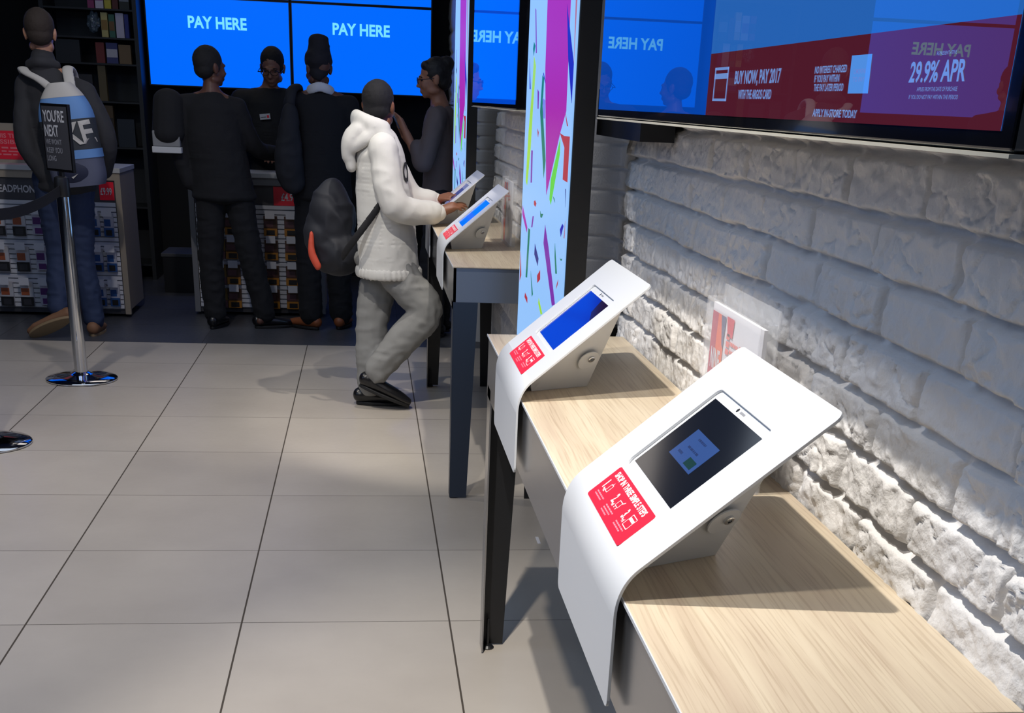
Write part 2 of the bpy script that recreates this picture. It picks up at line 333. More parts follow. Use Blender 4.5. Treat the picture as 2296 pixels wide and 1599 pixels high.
# ------------------------------------------------------------------ tablet stands
TH = math.atan(.843); CT, ST = math.cos(TH), math.sin(TH)
tabw = mat('white_tablet_plastic', (238, 240, 244), .25, coat=.5)
def stand_proto():
    t = thing('tablet_stand', (0, 0, 0), -PI/2, 'x', 'tablet stand', 'white angled tablet stands on the wall tables')
    # sheet plate: face with tablet window (local x = reader's right, y away from reader, z up)
    F = frame((0, .007, .037), (1, 0, 0), (0, CT, ST), (0, -ST, CT))        # face frame (x, v)
    bm = bmesh.new()
    out = [(.205, .026), (.205, .297)]
    W, T = .205, .303; r = .014
    pts = [(-W, .009), (W, .009)]
    for i in range(7): a = PI/2*i/6; pts.append((W-r+r*math.cos(a), T-r+r*math.sin(a)))
    for i in range(7): a = PI/2+PI/2*i/6; pts.append((-W+r+r*math.cos(a), T-r+r*math.sin(a)))
    hole = rrect(-.117, .071, .117, .235, .010, 4)
    def loop(pl):
        vs = [bm.verts.new(F @ Vector((x, v, 0))) for x, v in pl]
        return [bm.edges.new((vs[i], vs[(i+1) % len(vs)])) for i in range(len(vs))], vs
    e1, v1 = loop(pts); e2, v2 = loop(hole)
    bmesh.ops.triangle_fill(bm, edges=e1+e2, use_beauty=True, use_dissolve=False)
    # bend and skirt strip, down the front
    a0 = Vector((0, -.013, .022)); p_end = F @ Vector((0, .009, 0)); p_start = Vector((0, -.013, -.022))
    ctrl = Vector((0, -.013, .0200))
    pa, pb = v1[0], v1[1]
    rows = []
    for i in range(1, 11):
        t_ = i/10; p = p_end*(1-t_)**2+ctrl*2*t_*(1-t_)+p_start*t_**2; rows.append(p)
    prev = (pa, pb)
    for p in rows:
        n = (bm.verts.new((-W, p.y, p.z)), bm.verts.new((W, p.y, p.z))); bm.faces.new((prev[0], n[0], n[1], prev[1])); prev = n
    r = .012; zb = -.145; low = []
    for i in range(6): a = PI/2*i/5; low.append(bm.verts.new((-W+r-r*math.cos(a), -.013, zb+r-r*math.sin(a))))
    for i in range(6): a = PI/2*i/5; low.append(bm.verts.new((W-r+r*math.sin(a), -.013, zb+r-r*math.cos(a))))
    bm.faces.new([prev[0]]+low+[prev[1]])
    bmesh.ops.recalc_face_normals(bm, faces=bm.faces)
    me = bpy.data.meshes.new('face_panel'); bm.to_mesh(me); bm.free(); me.materials.append(white)
    # make sure normals face the reader / up
    up = sum(p.normal.z*p.area for p in me.polygons)
    if up < 0: me.flip_normals()
    o = bpy.data.objects.new('face_panel', me); COL.objects.link(o)
    s = o.modifiers.new('thick', 'SOLIDIFY'); s.thickness = .004; s.offset = -1
    s = o.modifiers.new('edge', 'BEVEL'); s.width = .0008; s.segments = 2; s.limit_method = 'ANGLE'; s.angle_limit = math.radians(50)
    nm = bpy.data.meshes.new_from_object(o.evaluated_get(bpy.context.evaluated_depsgraph_get())); o.modifiers.clear(); o.data = nm; nm.name = 'face_panel'; o.parent = t
    for p in nm.polygons:      # the two sheets stay flat, only the bend is smooth
        c = p.center; p.use_smooth = (c.y < .020 and c.z > -.020 and abs(p.normal.x) < .3)
    # tapered base under the face
    b = MB()
    def z_un(y): return .037+.843*(y-.007)-.006
    P = [(.100, .030, 0), (.045, .155, 0), (.138, .210, z_un(.210)), (.135, .020, z_un(.020))]
    vs = [Vector(p) for p in P]+[Vector((-p[0], p[1], p[2])) for p in P]
    b.add(vs, [(0, 1, 2, 3), (7, 6, 5, 4), (1, 5, 6, 2), (0, 3, 7, 4), (3, 2, 6, 7), (0, 4, 5, 1)], white)
    base_ = b.build('base', t, label='tapered white sheet metal base')
    # locks on both side panels
    for sx in (1, -1):
        n = (Vector(P[1])-Vector(P[0])).cross(Vector(P[3])-Vector(P[0])).normalized()
        if n.x < 0: n = -n
        c = Vector((.0897, .1436, .0685)); c = c+n*(-(c-Vector(P[0])).dot(n))
        if sx < 0: n = Vector((-n.x, n.y, n.z)); c = Vector((-c.x, c.y, c.z))
        q = n.to_track_quat('Z', 'Y').to_matrix().to_4x4(); M = Matrix.Translation(c) @ q
        b = MB(); b.lathe([(.0235, -.002), (.024, .0003), (.0235, .0006), (.022, .0004), (.001, .0004)], white, 32, M)
        ck = b.build('lock_cover', base_, smooth=False)
        b = MB(); b.lathe([(.0075, .0), (.0075, .006), (.006, .007), (.0032, .007), (.003, .004)], chrome, 24, Matrix.Translation(c+n*.0003+Vector((0, .003, .006))) @ q)
        b.build('lock', base_, label='round chrome key lock')
    # tablet behind the window
    b = MB(); b.prism(rrect(-.124, .064, .124, .242, .010), tabw, F @ Matrix.Translation((0, 0, -.0125)), 0, .0078)
    tb = b.build('tablet', t, bevel=.0006)
    b = MB(); F2 = F @ Matrix.Translation((0, 0, -.0047))
    b.prism([(.0035*math.cos(a*PI/8)-.02, .228+.0017*math.sin(a*PI/8)*2) for a in range(16)], blackm, F2 @ Matrix.Translation((0, 0, 0)), 0, .0004)
    b.build('camera_lens', tb)
    b = MB(); bars(b, -.009, .2262, .02, .0036, greyp, F2, .0004, seed=4); b.build('maker_mark', tb, label='small grey maker mark on the bezel')
    # red instruction sticker
    b = MB(); b.prism(rrect(-.111, -.001, .111, .060, .005), redm, F, .0, .0005); st = b.build('instruction_sticker', t, label='red rectangular sticker with white step by step instructions')
    b = MB()
    text(b, 'SHOP IN THREE SIMPLE STEPS', -.096, .0445, .182, .0105, printw, F, .0008, .03)
    b.build('sticker_heading', st)
    faint = mat('faint_white_print', (245, 130, 145), .5)
    for i, x in enumerate((-.094, -.030, .038)):
        b = MB(); text(b, '%d.' % (i+1), x, .0215, .0115, .0165, printw, F, .0008, .03); text(b, ('st', 'nd', 'rd')[i], x+.0125, .0195, .0065, .006, printw, F, .0008); b.build('step_number', st)
        b = MB()
        for k in range(3 if i == 1 else 2): bars(b, x+.001, .0135-.0045*k, .044-(k*.006), .0021, faint, F, .0008, seed=i*5+k)
        b.build('step_writing', st)
    def outline(b, x0, y0, x1, y1, t_=.0011):
        for a in ((x0, y0, x1, y0+t_), (x0, y1-t_, x1, y1), (x0, y0, x0+t_, y1), (x1-t_, y0, x1, y1)):
            b.poly([F @ Vector((X, Y, .0008)) for X, Y in ((a[0], a[1]), (a[2], a[1]), (a[2], a[3]), (a[0], a[3]))], printw)
    b = MB(); outline(b, -.075, .0225, -.064, .036); b.poly([F @ Vector(q) for q in ((-.073, .036, .0008), (-.066, .036, .0008), (-.0695, .0405, .0008))], faint); b.build('pictogram', st)
    b = MB(); outline(b, -.007, .0235, .008, .034); b.poly([F @ Vector(q) for q in ((.008, .034, .0008), (.013, .038, .0008), (.0145, .037, .0008), (.009, .032, .0008))], printw)
    for xx in (-.004, .005): b.poly([F @ Vector((xx+.0014*math.cos(k*PI/4), .0213+.0014*math.sin(k*PI/4), .0008)) for k in range(8)], printw)
    b.build('pictogram', st)
    b = MB(); outline(b, .062, .0185, .085, .0385); b.poly([F @ Vector(q) for q in ((.062, .0295, .0008), (.085, .0295, .0008), (.085, .034, .0008), (.062, .034, .0008))], printw); b.build('pictogram', st)
    return t
FS = frame((0, .007, .037), (1, 0, 0), (0, CT, ST), (0, -ST, CT)) @ Matrix.Translation((0, 0, -.0046))
def screen_on(root, kind):
    tb = [c for c in root.children if c.name.startswith('tablet')][0]
    glass = {'dark': mat('dark_tablet_screen', (6, 8, 12), .09, emit=(17, 23, 38), es=.7),
             'idle': mat('blue_idle_screen', (4, 6, 12), .07, emit=(10, 48, 190), es=.8),
             'blue': mat('bright_blue_tablet_screen', (4, 6, 12), .1, emit=(0, 105, 255), es=1.0),
             'grey': mat('grey_tablet_screen', (10, 10, 14), .12, emit=(110, 118, 160), es=1.0)}[kind]
    b = MB(); b.prism([(-.108, .080), (.108, .080), (.108, .2205), (-.108, .2205)], glass, FS, 0, .0006); b.build('screen', tb)
    if kind == 'dark':
        dm = mat('dialog_blue', (8, 12, 26), .1, emit=(52, 84, 146), es=1.0); dk = mat('dialog_text', (6, 8, 12), .1, emit=(38, 58, 108), es=1.0)
        b = MB(); b.prism([(-.052, .124), (.054, .124), (.054, .174), (-.052, .174)], dm, FS, .0006, .001); b.build('screen_dialog', tb, label='blue pop-up box glowing on the dark screen')
        b = MB(); bars(b, -.02, .163, .036, .0035, dk, FS, .0013, seed=1); bars(b, -.024, .147, .05, .0035, dk, FS, .0013, seed=2); bars(b, -.036, .134, .02, .004, dk, FS, .0013, seed=3); b.build('dialog_writing', tb)
        b = MB(); b.prism([(.012, .128), (.044, .128), (.044, .141), (.012, .141)], mat('dialog_green', (4, 14, 10), .1, emit=(18, 58, 62), es=1.0), FS, .001, .0014); b.build('dialog_button', tb, label='dark green button')
    if kind == 'idle':
        b = MB(); dk = mat('idle_screen_dark_shape', (8, 6, 12), .07, emit=(38, 12, 48), es=.7)
        b.prism([(.03, .2205), (.108, .2205), (.108, .17), (.052, .188)], dk, FS, .0006, .0008); b.build('screen_picture', tb)
    if kind == 'grey':
        b = MB(); b.prism([(-.06, .10), (.09, .10), (.09, .19), (-.06, .19)], mat('grey_screen_picture', (10, 10, 14), .12, emit=(60, 66, 120), es=1.0), FS, .0006, .0008)
        b.prism([(-.108, .085), (-.07, .085), (-.07, .21), (-.108, .21)], mat('grey_screen_picture_light', (10, 10, 14), .12, emit=(170, 150, 165), es=1.0), FS, .0006, .0008); b.build('screen_picture', tb)
def children(o): return [c for c in bpy.data.objects if c.parent == o]
def copy_tree(o, parent=None):
    c = o.copy(); COL.objects.link(c); c.parent = parent
    for k in children(o): copy_tree(k, c)
    return c
pr = stand_proto()
SPOTS = [(1.491, 'dark', 'nearest white tablet stand, dark screen with small blue pop-up box'),
         (2.505, 'idle', 'second white tablet stand on the near table, deep blue screen with light glare'),
         (5.005, 'blue', 'white tablet stand with bright blue screen at the near end of the far table'),
         (6.035, 'grey', 'furthest white tablet stand, touched by the hands of the boy in the white hoodie')]
stands = [pr]+[copy_tree(pr) for _ in SPOTS[1:]]
for o, (y, k, lab) in zip(stands, SPOTS):
    o.location = (.303, y, .8652); o['label'] = lab; screen_on(o, k)

# ------------------------------------------------------------------ leaflet holders
acr = bpy.data.materials.new('clear_acrylic'); acr.use_nodes = True
_p = acr.node_tree.nodes['Principled BSDF']; _p.inputs['Alpha'].default_value = .14; _p.inputs['Roughness'].default_value = .05; _p.inputs['IOR'].default_value = 1.45
_p.inputs['Base Color'].default_value = (.97, .98, 1, 1)
def holder(loc, label):
    t = thing('leaflet_holder', loc, -PI/2, label, 'leaflet holder', 'clear leaflet holders standing at the wall')
    Wd, Hh = .146, .258
    b = MB(); b.box((-Wd, 0, 0), (Wd, .0025, Hh), acr); b.box((-Wd, .028, 0), (Wd, .0305, Hh+.02), acr)
    b.box((-Wd, .0025, 0), (-Wd+.0025, .028, Hh), acr); b.box((Wd-.0025, .0025, 0), (Wd, .028, Hh), acr); b.box((-Wd, 0, -.0005), (Wd, .028, .002), acr)
    b.build('case', t, label='clear acrylic case')
    return t
paper = mat('white_leaflet_paper', (214, 214, 220), .6)
def leaflet(loc, label):
    t = thing('leaflet', loc, -PI/2, label, 'leaflet', 'colour leaflets in the clear holders')
    F = frame((0, -.0008, 0), (1, 0, 0), (0, 0, 1), (0, -1, 0))
    b = MB(); b.box((-.138, 0, 0), (.138, .006, .245), paper); b.build('sheet', t)
    b = MB(); Z = .0003
    def q(pts, m, z=Z): b.poly([F @ Vector((x, y, z)) for x, y in pts], m)
    q([(-.134, 0), (-.06, 0), (-.06, .232), (-.134, .232)], mat('print_orange', (222, 92, 48), .5))
    q([(-.134, 0), (-.112, 0), (-.105, .1), (-.100, .232), (-.134, .232)], mat('print_crimson', (176, 40, 78), .5), Z*1.5)
    q([(-.112, 0), (-.06, 0), (-.06, .03)], mat('print_magenta', (200, 30, 120), .5), Z*2)
    q([(-.082, .232), (-.055, .232), (-.060, .180), (-.068, .185)], mat('print_slate', (80, 84, 120), .5), Z*2)
    q([(-.063, .10), (-.056, .10), (-.054, .16), (-.062, .16)], mat('print_yellow', (220, 180, 60), .5), Z*2)
    q([(-.134, 0), (-.115, 0), (-.134, .03)], mat('print_lime', (150, 190, 40), .5), Z*2.5)
    q([(-.040, .205), (-.012, .205), (-.008, .235), (-.05, .235)], mat('print_rose', (205, 50, 70), .5), Z*2)
    sal = mat('print_salmon', (222, 110, 105), .5)
    for x0, y0 in ((-.044, .176), (.03, .168)):
        for k in range(3): q([(x0, y0+k*.012), (x0+.018, y0+k*.012), (x0+.018, y0+k*.012+.009), (x0, y0+k*.012+.009)], sal, Z*2)
        for k in range(2): bars(b, x0+.022, y0+.004+k*.013, .045, .006, sal, F, Z*2, seed=k)
    gd = mat('print_dark_grey', (70, 70, 76), .5)
    q([(-.040, .115), (-.033, .115), (-.030, .158), (-.036, .158)], gd, Z*2)
    q([(-.018, .12), (-.012, .12), (-.013, .148), (-.017, .148)], mat('print_mid_grey', (140, 140, 148), .5), Z*2)
    q([(.045, .135), (.085, .135), (.072, .155), (.060, .155)], gd, Z*2)
    text(b, 'NINE', -.122, .140, .052, .034, paper, F, Z*3)
    text(b, 'HOME', -.130, .085, .064, .040, paper, F, Z*3)
    b.build('print', t, label='orange, crimson and white printed front')
    return t
for y, where in ((1.855, 'on the near table'), (5.17, 'on the far table')):
    holder((.570, y, .8662), 'clear acrylic leaflet holder against the brick wall, '+where)
    leaflet((.580, y, .8705), 'orange and white leaflet inside the clear holder '+where)

# ------------------------------------------------------------------ wall televisions
M_TVL = mat('tv_picture_pale_blue', (4, 5, 8), .006, emit=(36, 96, 176), es=1.0, ior=1.75)
M_TVR = mat('tv_picture_maroon', (6, 3, 4), .006, emit=(76, 24, 40), es=1.0, ior=1.75)
M_TVB = mat('tv_picture_deep_blue', (3, 4, 8), .006, emit=(4, 66, 165), es=1.0, ior=1.75)
M_TVT = mat('tv_writing', (4, 5, 8), .006, emit=(104, 138, 200), es=1.0, ior=1.75)
M_TVC = mat('tv_card_blue', (4, 5, 8), .006, emit=(78, 140, 222), es=1.0, ior=1.75)
M_BEZ = mat('gloss_black_bezel', (8, 9, 14), .08, coat=.6)
M_CAS = mat('grey_tv_casing', (176, 180, 184), .45)
M_TRIM = mat('cream_trim', (176, 172, 158), .5)
def tv(y0, label, full):
    t = thing('wall_television', (.5, y0, 1.389), -PI/2, label, 'television', 'large televisions hung on the brick wall')
    L, Hh = 1.815, 1.04; Y0 = -L   # local x from -L (far) to 0 (near)
    b = MB(); b.box((-L, 0, 0), (0, .05, Hh), M_BEZ); b.build('bezel', t, bevel=.003)
    b = MB(); b.box((-L-.004, .052, -.005), (.024, .155, Hh+.01), M_CAS); b.build('casing', t, label='grey casing around the television')
    b = MB(); b.box((-L-.004, -.002, -.0045), (.002, .052, -.0012), M_TRIM); b.build('bottom_trim', t, label='thin cream strip along the lower edge')
    if full:
        b = MB(); b.box((-L-.42, .075, -.045), (-L+.10, .15, .06), blackm); b.build('mounting_box', t, label='black mounting box')
    F = frame((0, 0, 0), (1, 0, 0), (0, 0, 1), (0, -1, 0))
    X = lambda Yw: y0-Yw            # world Y -> local x
    Z = lambda z: z-1.389
    b = MB()
    if full:
        yl, yr, z0, z1, ys_ = 2.755, .966, 1.404, 2.40, 1.865
        def rp(pts, m, z=.0004): b.poly([F @ Vector((X(a), Z(c), z)) for a, c in pts], m)
        rp([(yl, z0), (ys_, z0), (ys_+.01, z1), (yl, z1)], M_TVB)
        rp([(ys_, z0), (yr, z0), (yr, z1), (ys_+.01, z1)], M_TVL)
        rp([(ys_, z0), (yr, z0), (yr, 1.487), (ys_, 1.486)], M_TVR, .0007)
        zt = .0011
        def outline(ya, za, yb, zb, t_=.0035):
            for a in ((ya, za, yb, za+t_), (ya, zb-t_, yb, zb), (ya, za, ya-t_*1.3, zb), (yb+t_*1.3, za, yb, zb)):
                rp([(a[0], a[1]), (a[2], a[1]), (a[2], a[3]), (a[0], a[3])], M_TVT, zt)
        outline(1.833, 1.423, 1.763, 1.467); rp([(1.833, 1.452), (1.763, 1.452), (1.763, 1.459), (1.833, 1.459)], M_TVT, zt)
        def tx(s, ya, yb, za, zb, m=M_TVT, bold=.025): text(b, s, X(ya), Z(za), ya-yb, zb-za, m, F, zt, bold)
        tx('BUY NOW, PAY 2017', 1.729, 1.533, 1.4415, 1.461); tx('WITH THE ARGOS CARD', 1.705, 1.562, 1.426, 1.4375)
        tx('NO INTEREST CHARGED', 1.414, 1.317, 1.4525, 1.4600); tx('IF YOU PAY WITHIN', 1.412, 1.335, 1.4435, 1.4510); tx('THE PAY LATER PERIOD', 1.410, 1.320, 1.4345, 1.4420)
        rp([(1.305, 1.432), (1.250, 1.432), (1.253, 1.468), (1.307, 1.468)], M_TVC, zt)
        for k, s in enumerate(('UP TO', '12 MONTHS', 'TO PAY')): tx(s, 1.296, 1.264, 1.458-k*.0075, 1.4625-k*.0075, mat('tv_faint_writing', (4, 5, 8), .006, emit=(104, 110, 180), es=1.0), .01) if k else None
        tx('29.9% APR', 1.156, 1.043, 1.4405, 1.4585); tx('APPLIES FROM THE DATE OF PURCHASE', 1.135, 1.054, 1.4335, 1.4370, M_TVT, .0); tx('IF YOU DO NOT PAY WITHIN THE PERIOD', 1.150, 1.050, 1.4270, 1.4305, M_TVT, .0)
        tx('REPRESENTATIVE', 1.105, 1.066, 1.4625, 1.4655, M_TVT, 0)
        tx('APPLY IN-STORE TODAY', 1.403, 1.272, 1.4085, 1.4165)
    else:
        b.poly([F @ Vector(q) for q in ((-L+.02, .015, .0004), (-.02, .015, .0004), (-.02, Hh-.02, .0004), (-L+.02, Hh-.02, .0004))], mat('tv_picture_blue', (3, 4, 8), .006, emit=(0, 70, 200), es=1.0, ior=1.75))
    b.build('screen', t)
    return t
tv(.945, 'large wall television with maroon band reading buy now pay 2017, above the nearest table', True)
tv(4.315, 'far wall television glowing plain blue above the far table, behind the near light column', False)

# ------------------------------------------------------------------ light columns
ACOL = {'teal': (20, 120, 100), 'magenta': (165, 30, 165), 'rose': (176, 104, 112), 'blue': (28, 24, 176), 'red': (172, 44, 60), 'green': (96, 208, 60), 'lime': (158, 216, 60), 'lilac': (120, 130, 230), 'purple': (120, 40, 165), 'navy': (36, 40, 130)}
ART = [('teal', [(0.92, 1.7), (0.887, 1.696), (0.92, 1.676), (0.919, 1.626)]),
('magenta', [(0.626, 1.679), (0.199, 1.651), (0.11, 1.395), (0.196, 1.34), (0.393, 1.175), (0.531, 1.498)]),
('rose', [(0.194, 1.65), (0.03, 1.636), (0.03, 1.503)]),
('blue', [(0.186, 1.641), (0.03, 1.503), (0.03, 1.433), (0.03, 1.414), (0.121, 1.516)]),
('red', [(0.197, 1.342), (0.123, 1.337), (0.03, 1.338), (0.03, 1.231), (0.108, 1.233), (0.108, 1.31)]),
('green', [(0.186, 1.327), (0.179, 1.293), (0.295, 1.157), (0.326, 1.169), (0.318, 1.22)]),
('lime', [(0.789, 1.541), (0.737, 1.513), (0.766, 1.388), (0.779, 1.285), (0.826, 1.173), (0.865, 1.183), (0.846, 1.327), (0.804, 1.446)]),
('teal', [(0.584, 1.485), (0.546, 1.477), (0.554, 1.405), (0.44, 1.264), (0.462, 1.215), (0.6, 1.389)]),
('blue', [(0.57, 1.488), (0.563, 1.492), (0.513, 1.466), (0.511, 1.461)]),
('lilac', [(0.557, 1.426), (0.502, 1.419), (0.49, 1.372), (0.528, 1.372)]),
('purple', [(0.803, 1.669), (0.786, 1.664), (0.731, 1.547), (0.75, 1.547)]),
('purple', [(0.76, 1.278), (0.727, 1.279), (0.717, 1.188), (0.744, 1.186)]),
('red', [(0.126, 1.394), (0.068, 1.361), (0.086, 1.361)]),
('blue', [(0.894, 1.536), (0.839, 1.45), (0.862, 1.45)]),
('teal', [(0.803, 1.579), (0.769, 1.567), (0.799, 1.541), (0.819, 1.561)]),
('red', [(0.644, 1.343), (0.61, 1.333), (0.623, 1.319)]),
('purple', [(0.676, 1.449), (0.643, 1.441), (0.639, 1.396), (0.657, 1.396)]),
('magenta', [(0.92, 1.106), (0.779, 1.051), (0.787, 1.035), (0.92, 1.079)]),
('red', [(0.647, 1.139), (0.623, 1.144), (0.59, 1.137), (0.611, 1.126), (0.644, 1.13)]),
('teal', [(0.503, 1.124), (0.483, 1.117), (0.437, 1.121), (0.461, 1.108), (0.489, 1.107)]),
('purple', [(0.663, 1.095), (0.637, 1.097), (0.659, 1.063), (0.685, 1.06)]),
('teal', [(0.751, 1.052), (0.709, 1.051), (0.732, 0.904), (0.768, 0.901)]),
('purple', [(0.387, 1.096), (0.3, 1.044), (0.13, 0.915), (0.182, 0.903), (0.357, 1.016), (0.402, 1.045)]),
('navy', [(0.584, 1.023), (0.491, 0.991), (0.503, 0.969), (0.586, 0.992)]),
('red', [(0.445, 0.964), (0.436, 0.939), (0.491, 0.921), (0.504, 0.941)]),
('red', [(0.765, 0.853), (0.705, 0.846), (0.699, 0.83), (0.774, 0.838)]),
('lime', [(0.447, 0.884), (0.356, 0.853), (0.389, 0.845), (0.452, 0.868)]),
('teal', [(0.185, 1.068), (0.123, 0.996), (0.149, 0.993), (0.178, 1.034)]),
('teal', [(0.086, 1.042), (0.074, 1.04), (0.046, 1.044), (0.059, 1.037), (0.073, 1.037)]),
('blue', [(0.074, 1.128), (0.053, 1.124), (0.09, 1.094), (0.11, 1.11)]),
('red', [(0.03, 1.137), (0.03, 1.139), (0.03, 1.096), (0.039, 1.096)]),
('red', [(0.093, 0.985), (0.103, 0.969), (0.123, 0.957), (0.113, 0.973)]),
('navy', [(0.059, 1.214), (0.048, 1.214), (0.039, 1.171)]),
('teal', [(0.653, 0.935), (0.578, 0.875), (0.601, 0.865)]),
('teal', [(0.264, 1.181), (0.237, 1.178), (0.221, 1.168), (0.245, 1.174)]),
('red', [(0.92, 0.961), (0.884, 0.891), (0.92, 0.868), (0.92, 0.864)])]
def column(y0, label):
    t = thing('light_column', (.5, y0, 0), 0, label, 'light column', 'illuminated advertising columns by the wall')
    Ln = .95
    b = MB(); b.box((.004, 0, .50), (.056, Ln, 2.75), mat('matt_black_housing', (17, 18, 21), .55)); b.build('housing', t, label='matt black housing', bevel=.002)
    b = MB(); b.box((.056, .2, 1.9), (.40, .26, 1.96), blackm); b.box((.056, .7, 1.9), (.40, .76, 1.96), blackm); b.box((.056, .2, .7), (.40, .26, .76), blackm); b.box((.056, .7, .7), (.40, .76, .76), blackm); b.build('wall_bracket', t)
    lm = mat('lit_panel_pale_blue', (10, 12, 14), .35, emit=(146, 194, 250), es=1.0)
    b = MB(); b.box((0, .012, .52), (.004, Ln-.012, 2.72), lm)
    for c, pts in ART:
        m = mat('lit_panel_'+c, (10, 10, 10), .35, emit=ACOL[c], es=1.0)
        top = max(z for _, z in pts) > 1.6 and c in ('magenta', 'rose', 'teal')
        pts = [(y_, z_+.9 if (top and z_ > 1.6) else z_) for y_, z_ in pts]
        b.prism([(y, z) for y, z in pts], m, frame((0, 0, 0), (0, 1, 0), (0, 0, 1), (-1, 0, 0)), 0, .0004+.0001*(len(pts) % 3))
    b.build('lit_panel', t, label='glowing pale blue panel with coloured confetti')
    return t
column(3.1, 'near light column, glowing blue with tall magenta streamer, at the end of the near table')
column(6.47, 'far light column glowing beside the woman in the grey-brown top')

# ------------------------------------------------------------------ screens over the tills
M_SC = mat('pay_screen_blue', (2, 4, 8), .3, emit=(0, 106, 255), es=1.0, spec=.1)
M_SCT = mat('pay_screen_letters', (2, 4, 8), .25, emit=(120, 226, 255), es=1.0)
M_SCB = mat('screen_frame_black', (8, 9, 12), .4)
def wall_screen(x0, z0, label, txt=True, x=1.075, h=.62):
    t = thing('pay_screen', (x0, 10.2, z0), 0, label, 'screen', 'blue video screens over the tills')
    b = MB(); b.box((0, .004, 0), (x, .06, h), M_SCB); b.build('frame', t)
    b = MB(); b.box((.010, .0, .008), (x-.010, .004, h-.008), M_SC)
    F = frame((0, 0, 0), (1, 0, 0), (0, 0, 1), (0, -1, 0))
    if txt: text(b, 'PAY HERE', x*.292, h*.66, x*.405, h*.135, M_SCT, F, .002, .03)
    b.build('display', t)
for x0, z0, lab, tx_ in ((-1.645, 1.424, 'left blue screen reading pay here, above the schoolboy in black', True), (-.565, 1.424, 'right blue screen reading pay here, above the customer in the tall head wrap', True),
                    (-1.645, 2.047, 'blue screen above the left pay here screen', False), (-.565, 2.047, 'blue screen above the right pay here screen', False),
                    (-4.24, 1.44, 'blue pay here screen seen mirrored in the near television', True), (-4.24, 2.14, 'upper blue screen seen mirrored in the near television', False)):
    wall_screen(x0, z0, lab, tx_, *((1.22, .69) if x0 < -3 else (1.075, .62)))

# ------------------------------------------------------------------ till counters with hanging packs
cream = mat('cream_laminate', (150, 140, 126), .55)
slat = mat('white_slat_board', (196, 198, 206), .5)
ctop = mat('pale_grey_counter_top', (176, 178, 182), .5)
hdr = mat('charcoal_header', (58, 58, 64), .5)
def counter(x0, x1, y0, z1, side, label, dp=.50):
    t = thing('till_counter', (x0, y0, 0), 0, label, 'counter', 'till counters with slatted fronts')
    W = x1-x0
    b = MB(); b.box((0, .03, .05), (W, dp, z1-.03), cream); b.box((0, 0, .02), (.035, .03, z1-.03), side); b.box((W-.035, 0, .02), (W, .03, z1-.03), side)
    b.box((.035, 0, z1-.075), (W-.035, .03, z1-.03), side); b.build('body', t)
    b = MB(); b.box((-.005, -.01, z1-.03), (W+.005, dp+.01, z1), ctop); b.build('worktop', t, bevel=.003)
    b = MB(); b.box((.035, .012, .720), (W-.035, .03, z1-.075), hdr); b.build('header', t)
    b = MB(); b.box((.035, .015, .02), (W-.035, .03, .05), hdr); b.build('kick_strip', t)
    b = MB(); n = 22
    for k in range(n):
        z = .05+k*(.67/n); b.box((.04, .0, z+.007), (W-.04, .03, z+.67/n), slat)
    b.box((.04, .012, .05), (W-.04, .03, .72), greyp); b.build('slat_board', t)
    return t
c1 = counter(-2.95, -1.56, 8.25, .93, cream, 'left till counter with headphones header, behind the man with the blue backpack')
c2 = counter(-1.165, -.29, 8.42, .92, mat('grey_counter_frame', (110, 112, 118), .5), 'middle till counter with hanging packs behind the legs of the schoolboy in black', .36)
F = frame((0, -.0015, 0), (1, 0, 0), (0, 0, 1), (0, -1, 0))
dimp = mat('dim_white_print', (190, 190, 196), .5)
b = MB(); text(b, 'HEADPHONES', .605, .765, .30, .045, dimp, F @ Matrix.Translation((0, 0, -.0125)), 0, .02); b.build('header_lettering', c1, label='white capital letters')
b = MB(); b.box((W1 := 1.255, .0085, .735), (1.345, .011, .845), redm); text(b, '£9.99', 1.262, .765, .07, .045, dimp, F @ Matrix.Translation((0, 0, -.008)), .001); b.build('price_panel', c1, label='red price panel')
b = MB(); b.box((.55, .0085, .722), (.82, .011, .84), redm); text(b, '£4.99', .60, .75, .10, .05, dimp, F @ Matrix.Translation((0, 0, -.008)), .001); b.build('price_panel', c2, label='red price panel')
# red sign standing on the left counter
t = thing('counter_sign', (-2.42, 8.45, .93), 0, 'red sign in a beige frame standing on the left till counter', 'sign')
b = MB(); b.box((-.30, 0, 0), (.28, .02, .235), cream); b.build('frame', t)
b = MB(); b.box((-.285, -.002, .02), (.265, 0, .19), redm); F = frame((0, -.0022, 0), (1, 0, 0), (0, 0, 1), (0, -1, 0))
pk = mat('pink_sign_print', (230, 120, 130), .5)
text(b, 'USE THIS TILL', -.02, .148, .25, .026, pk, F, .0005); text(b, 'IF POSSIBLE', -.02, .112, .26, .026, pk, F, .0005)
bars(b, -.1, .084, .35, .010, pk, F, .0005, seed=1); bars(b, -.1, .064, .33, .008, pk, F, .0005, seed=2); bars(b, -.1, .045, .3, .008, pk, F, .0005, seed=3)
b.build('face', t, label='red printed face')

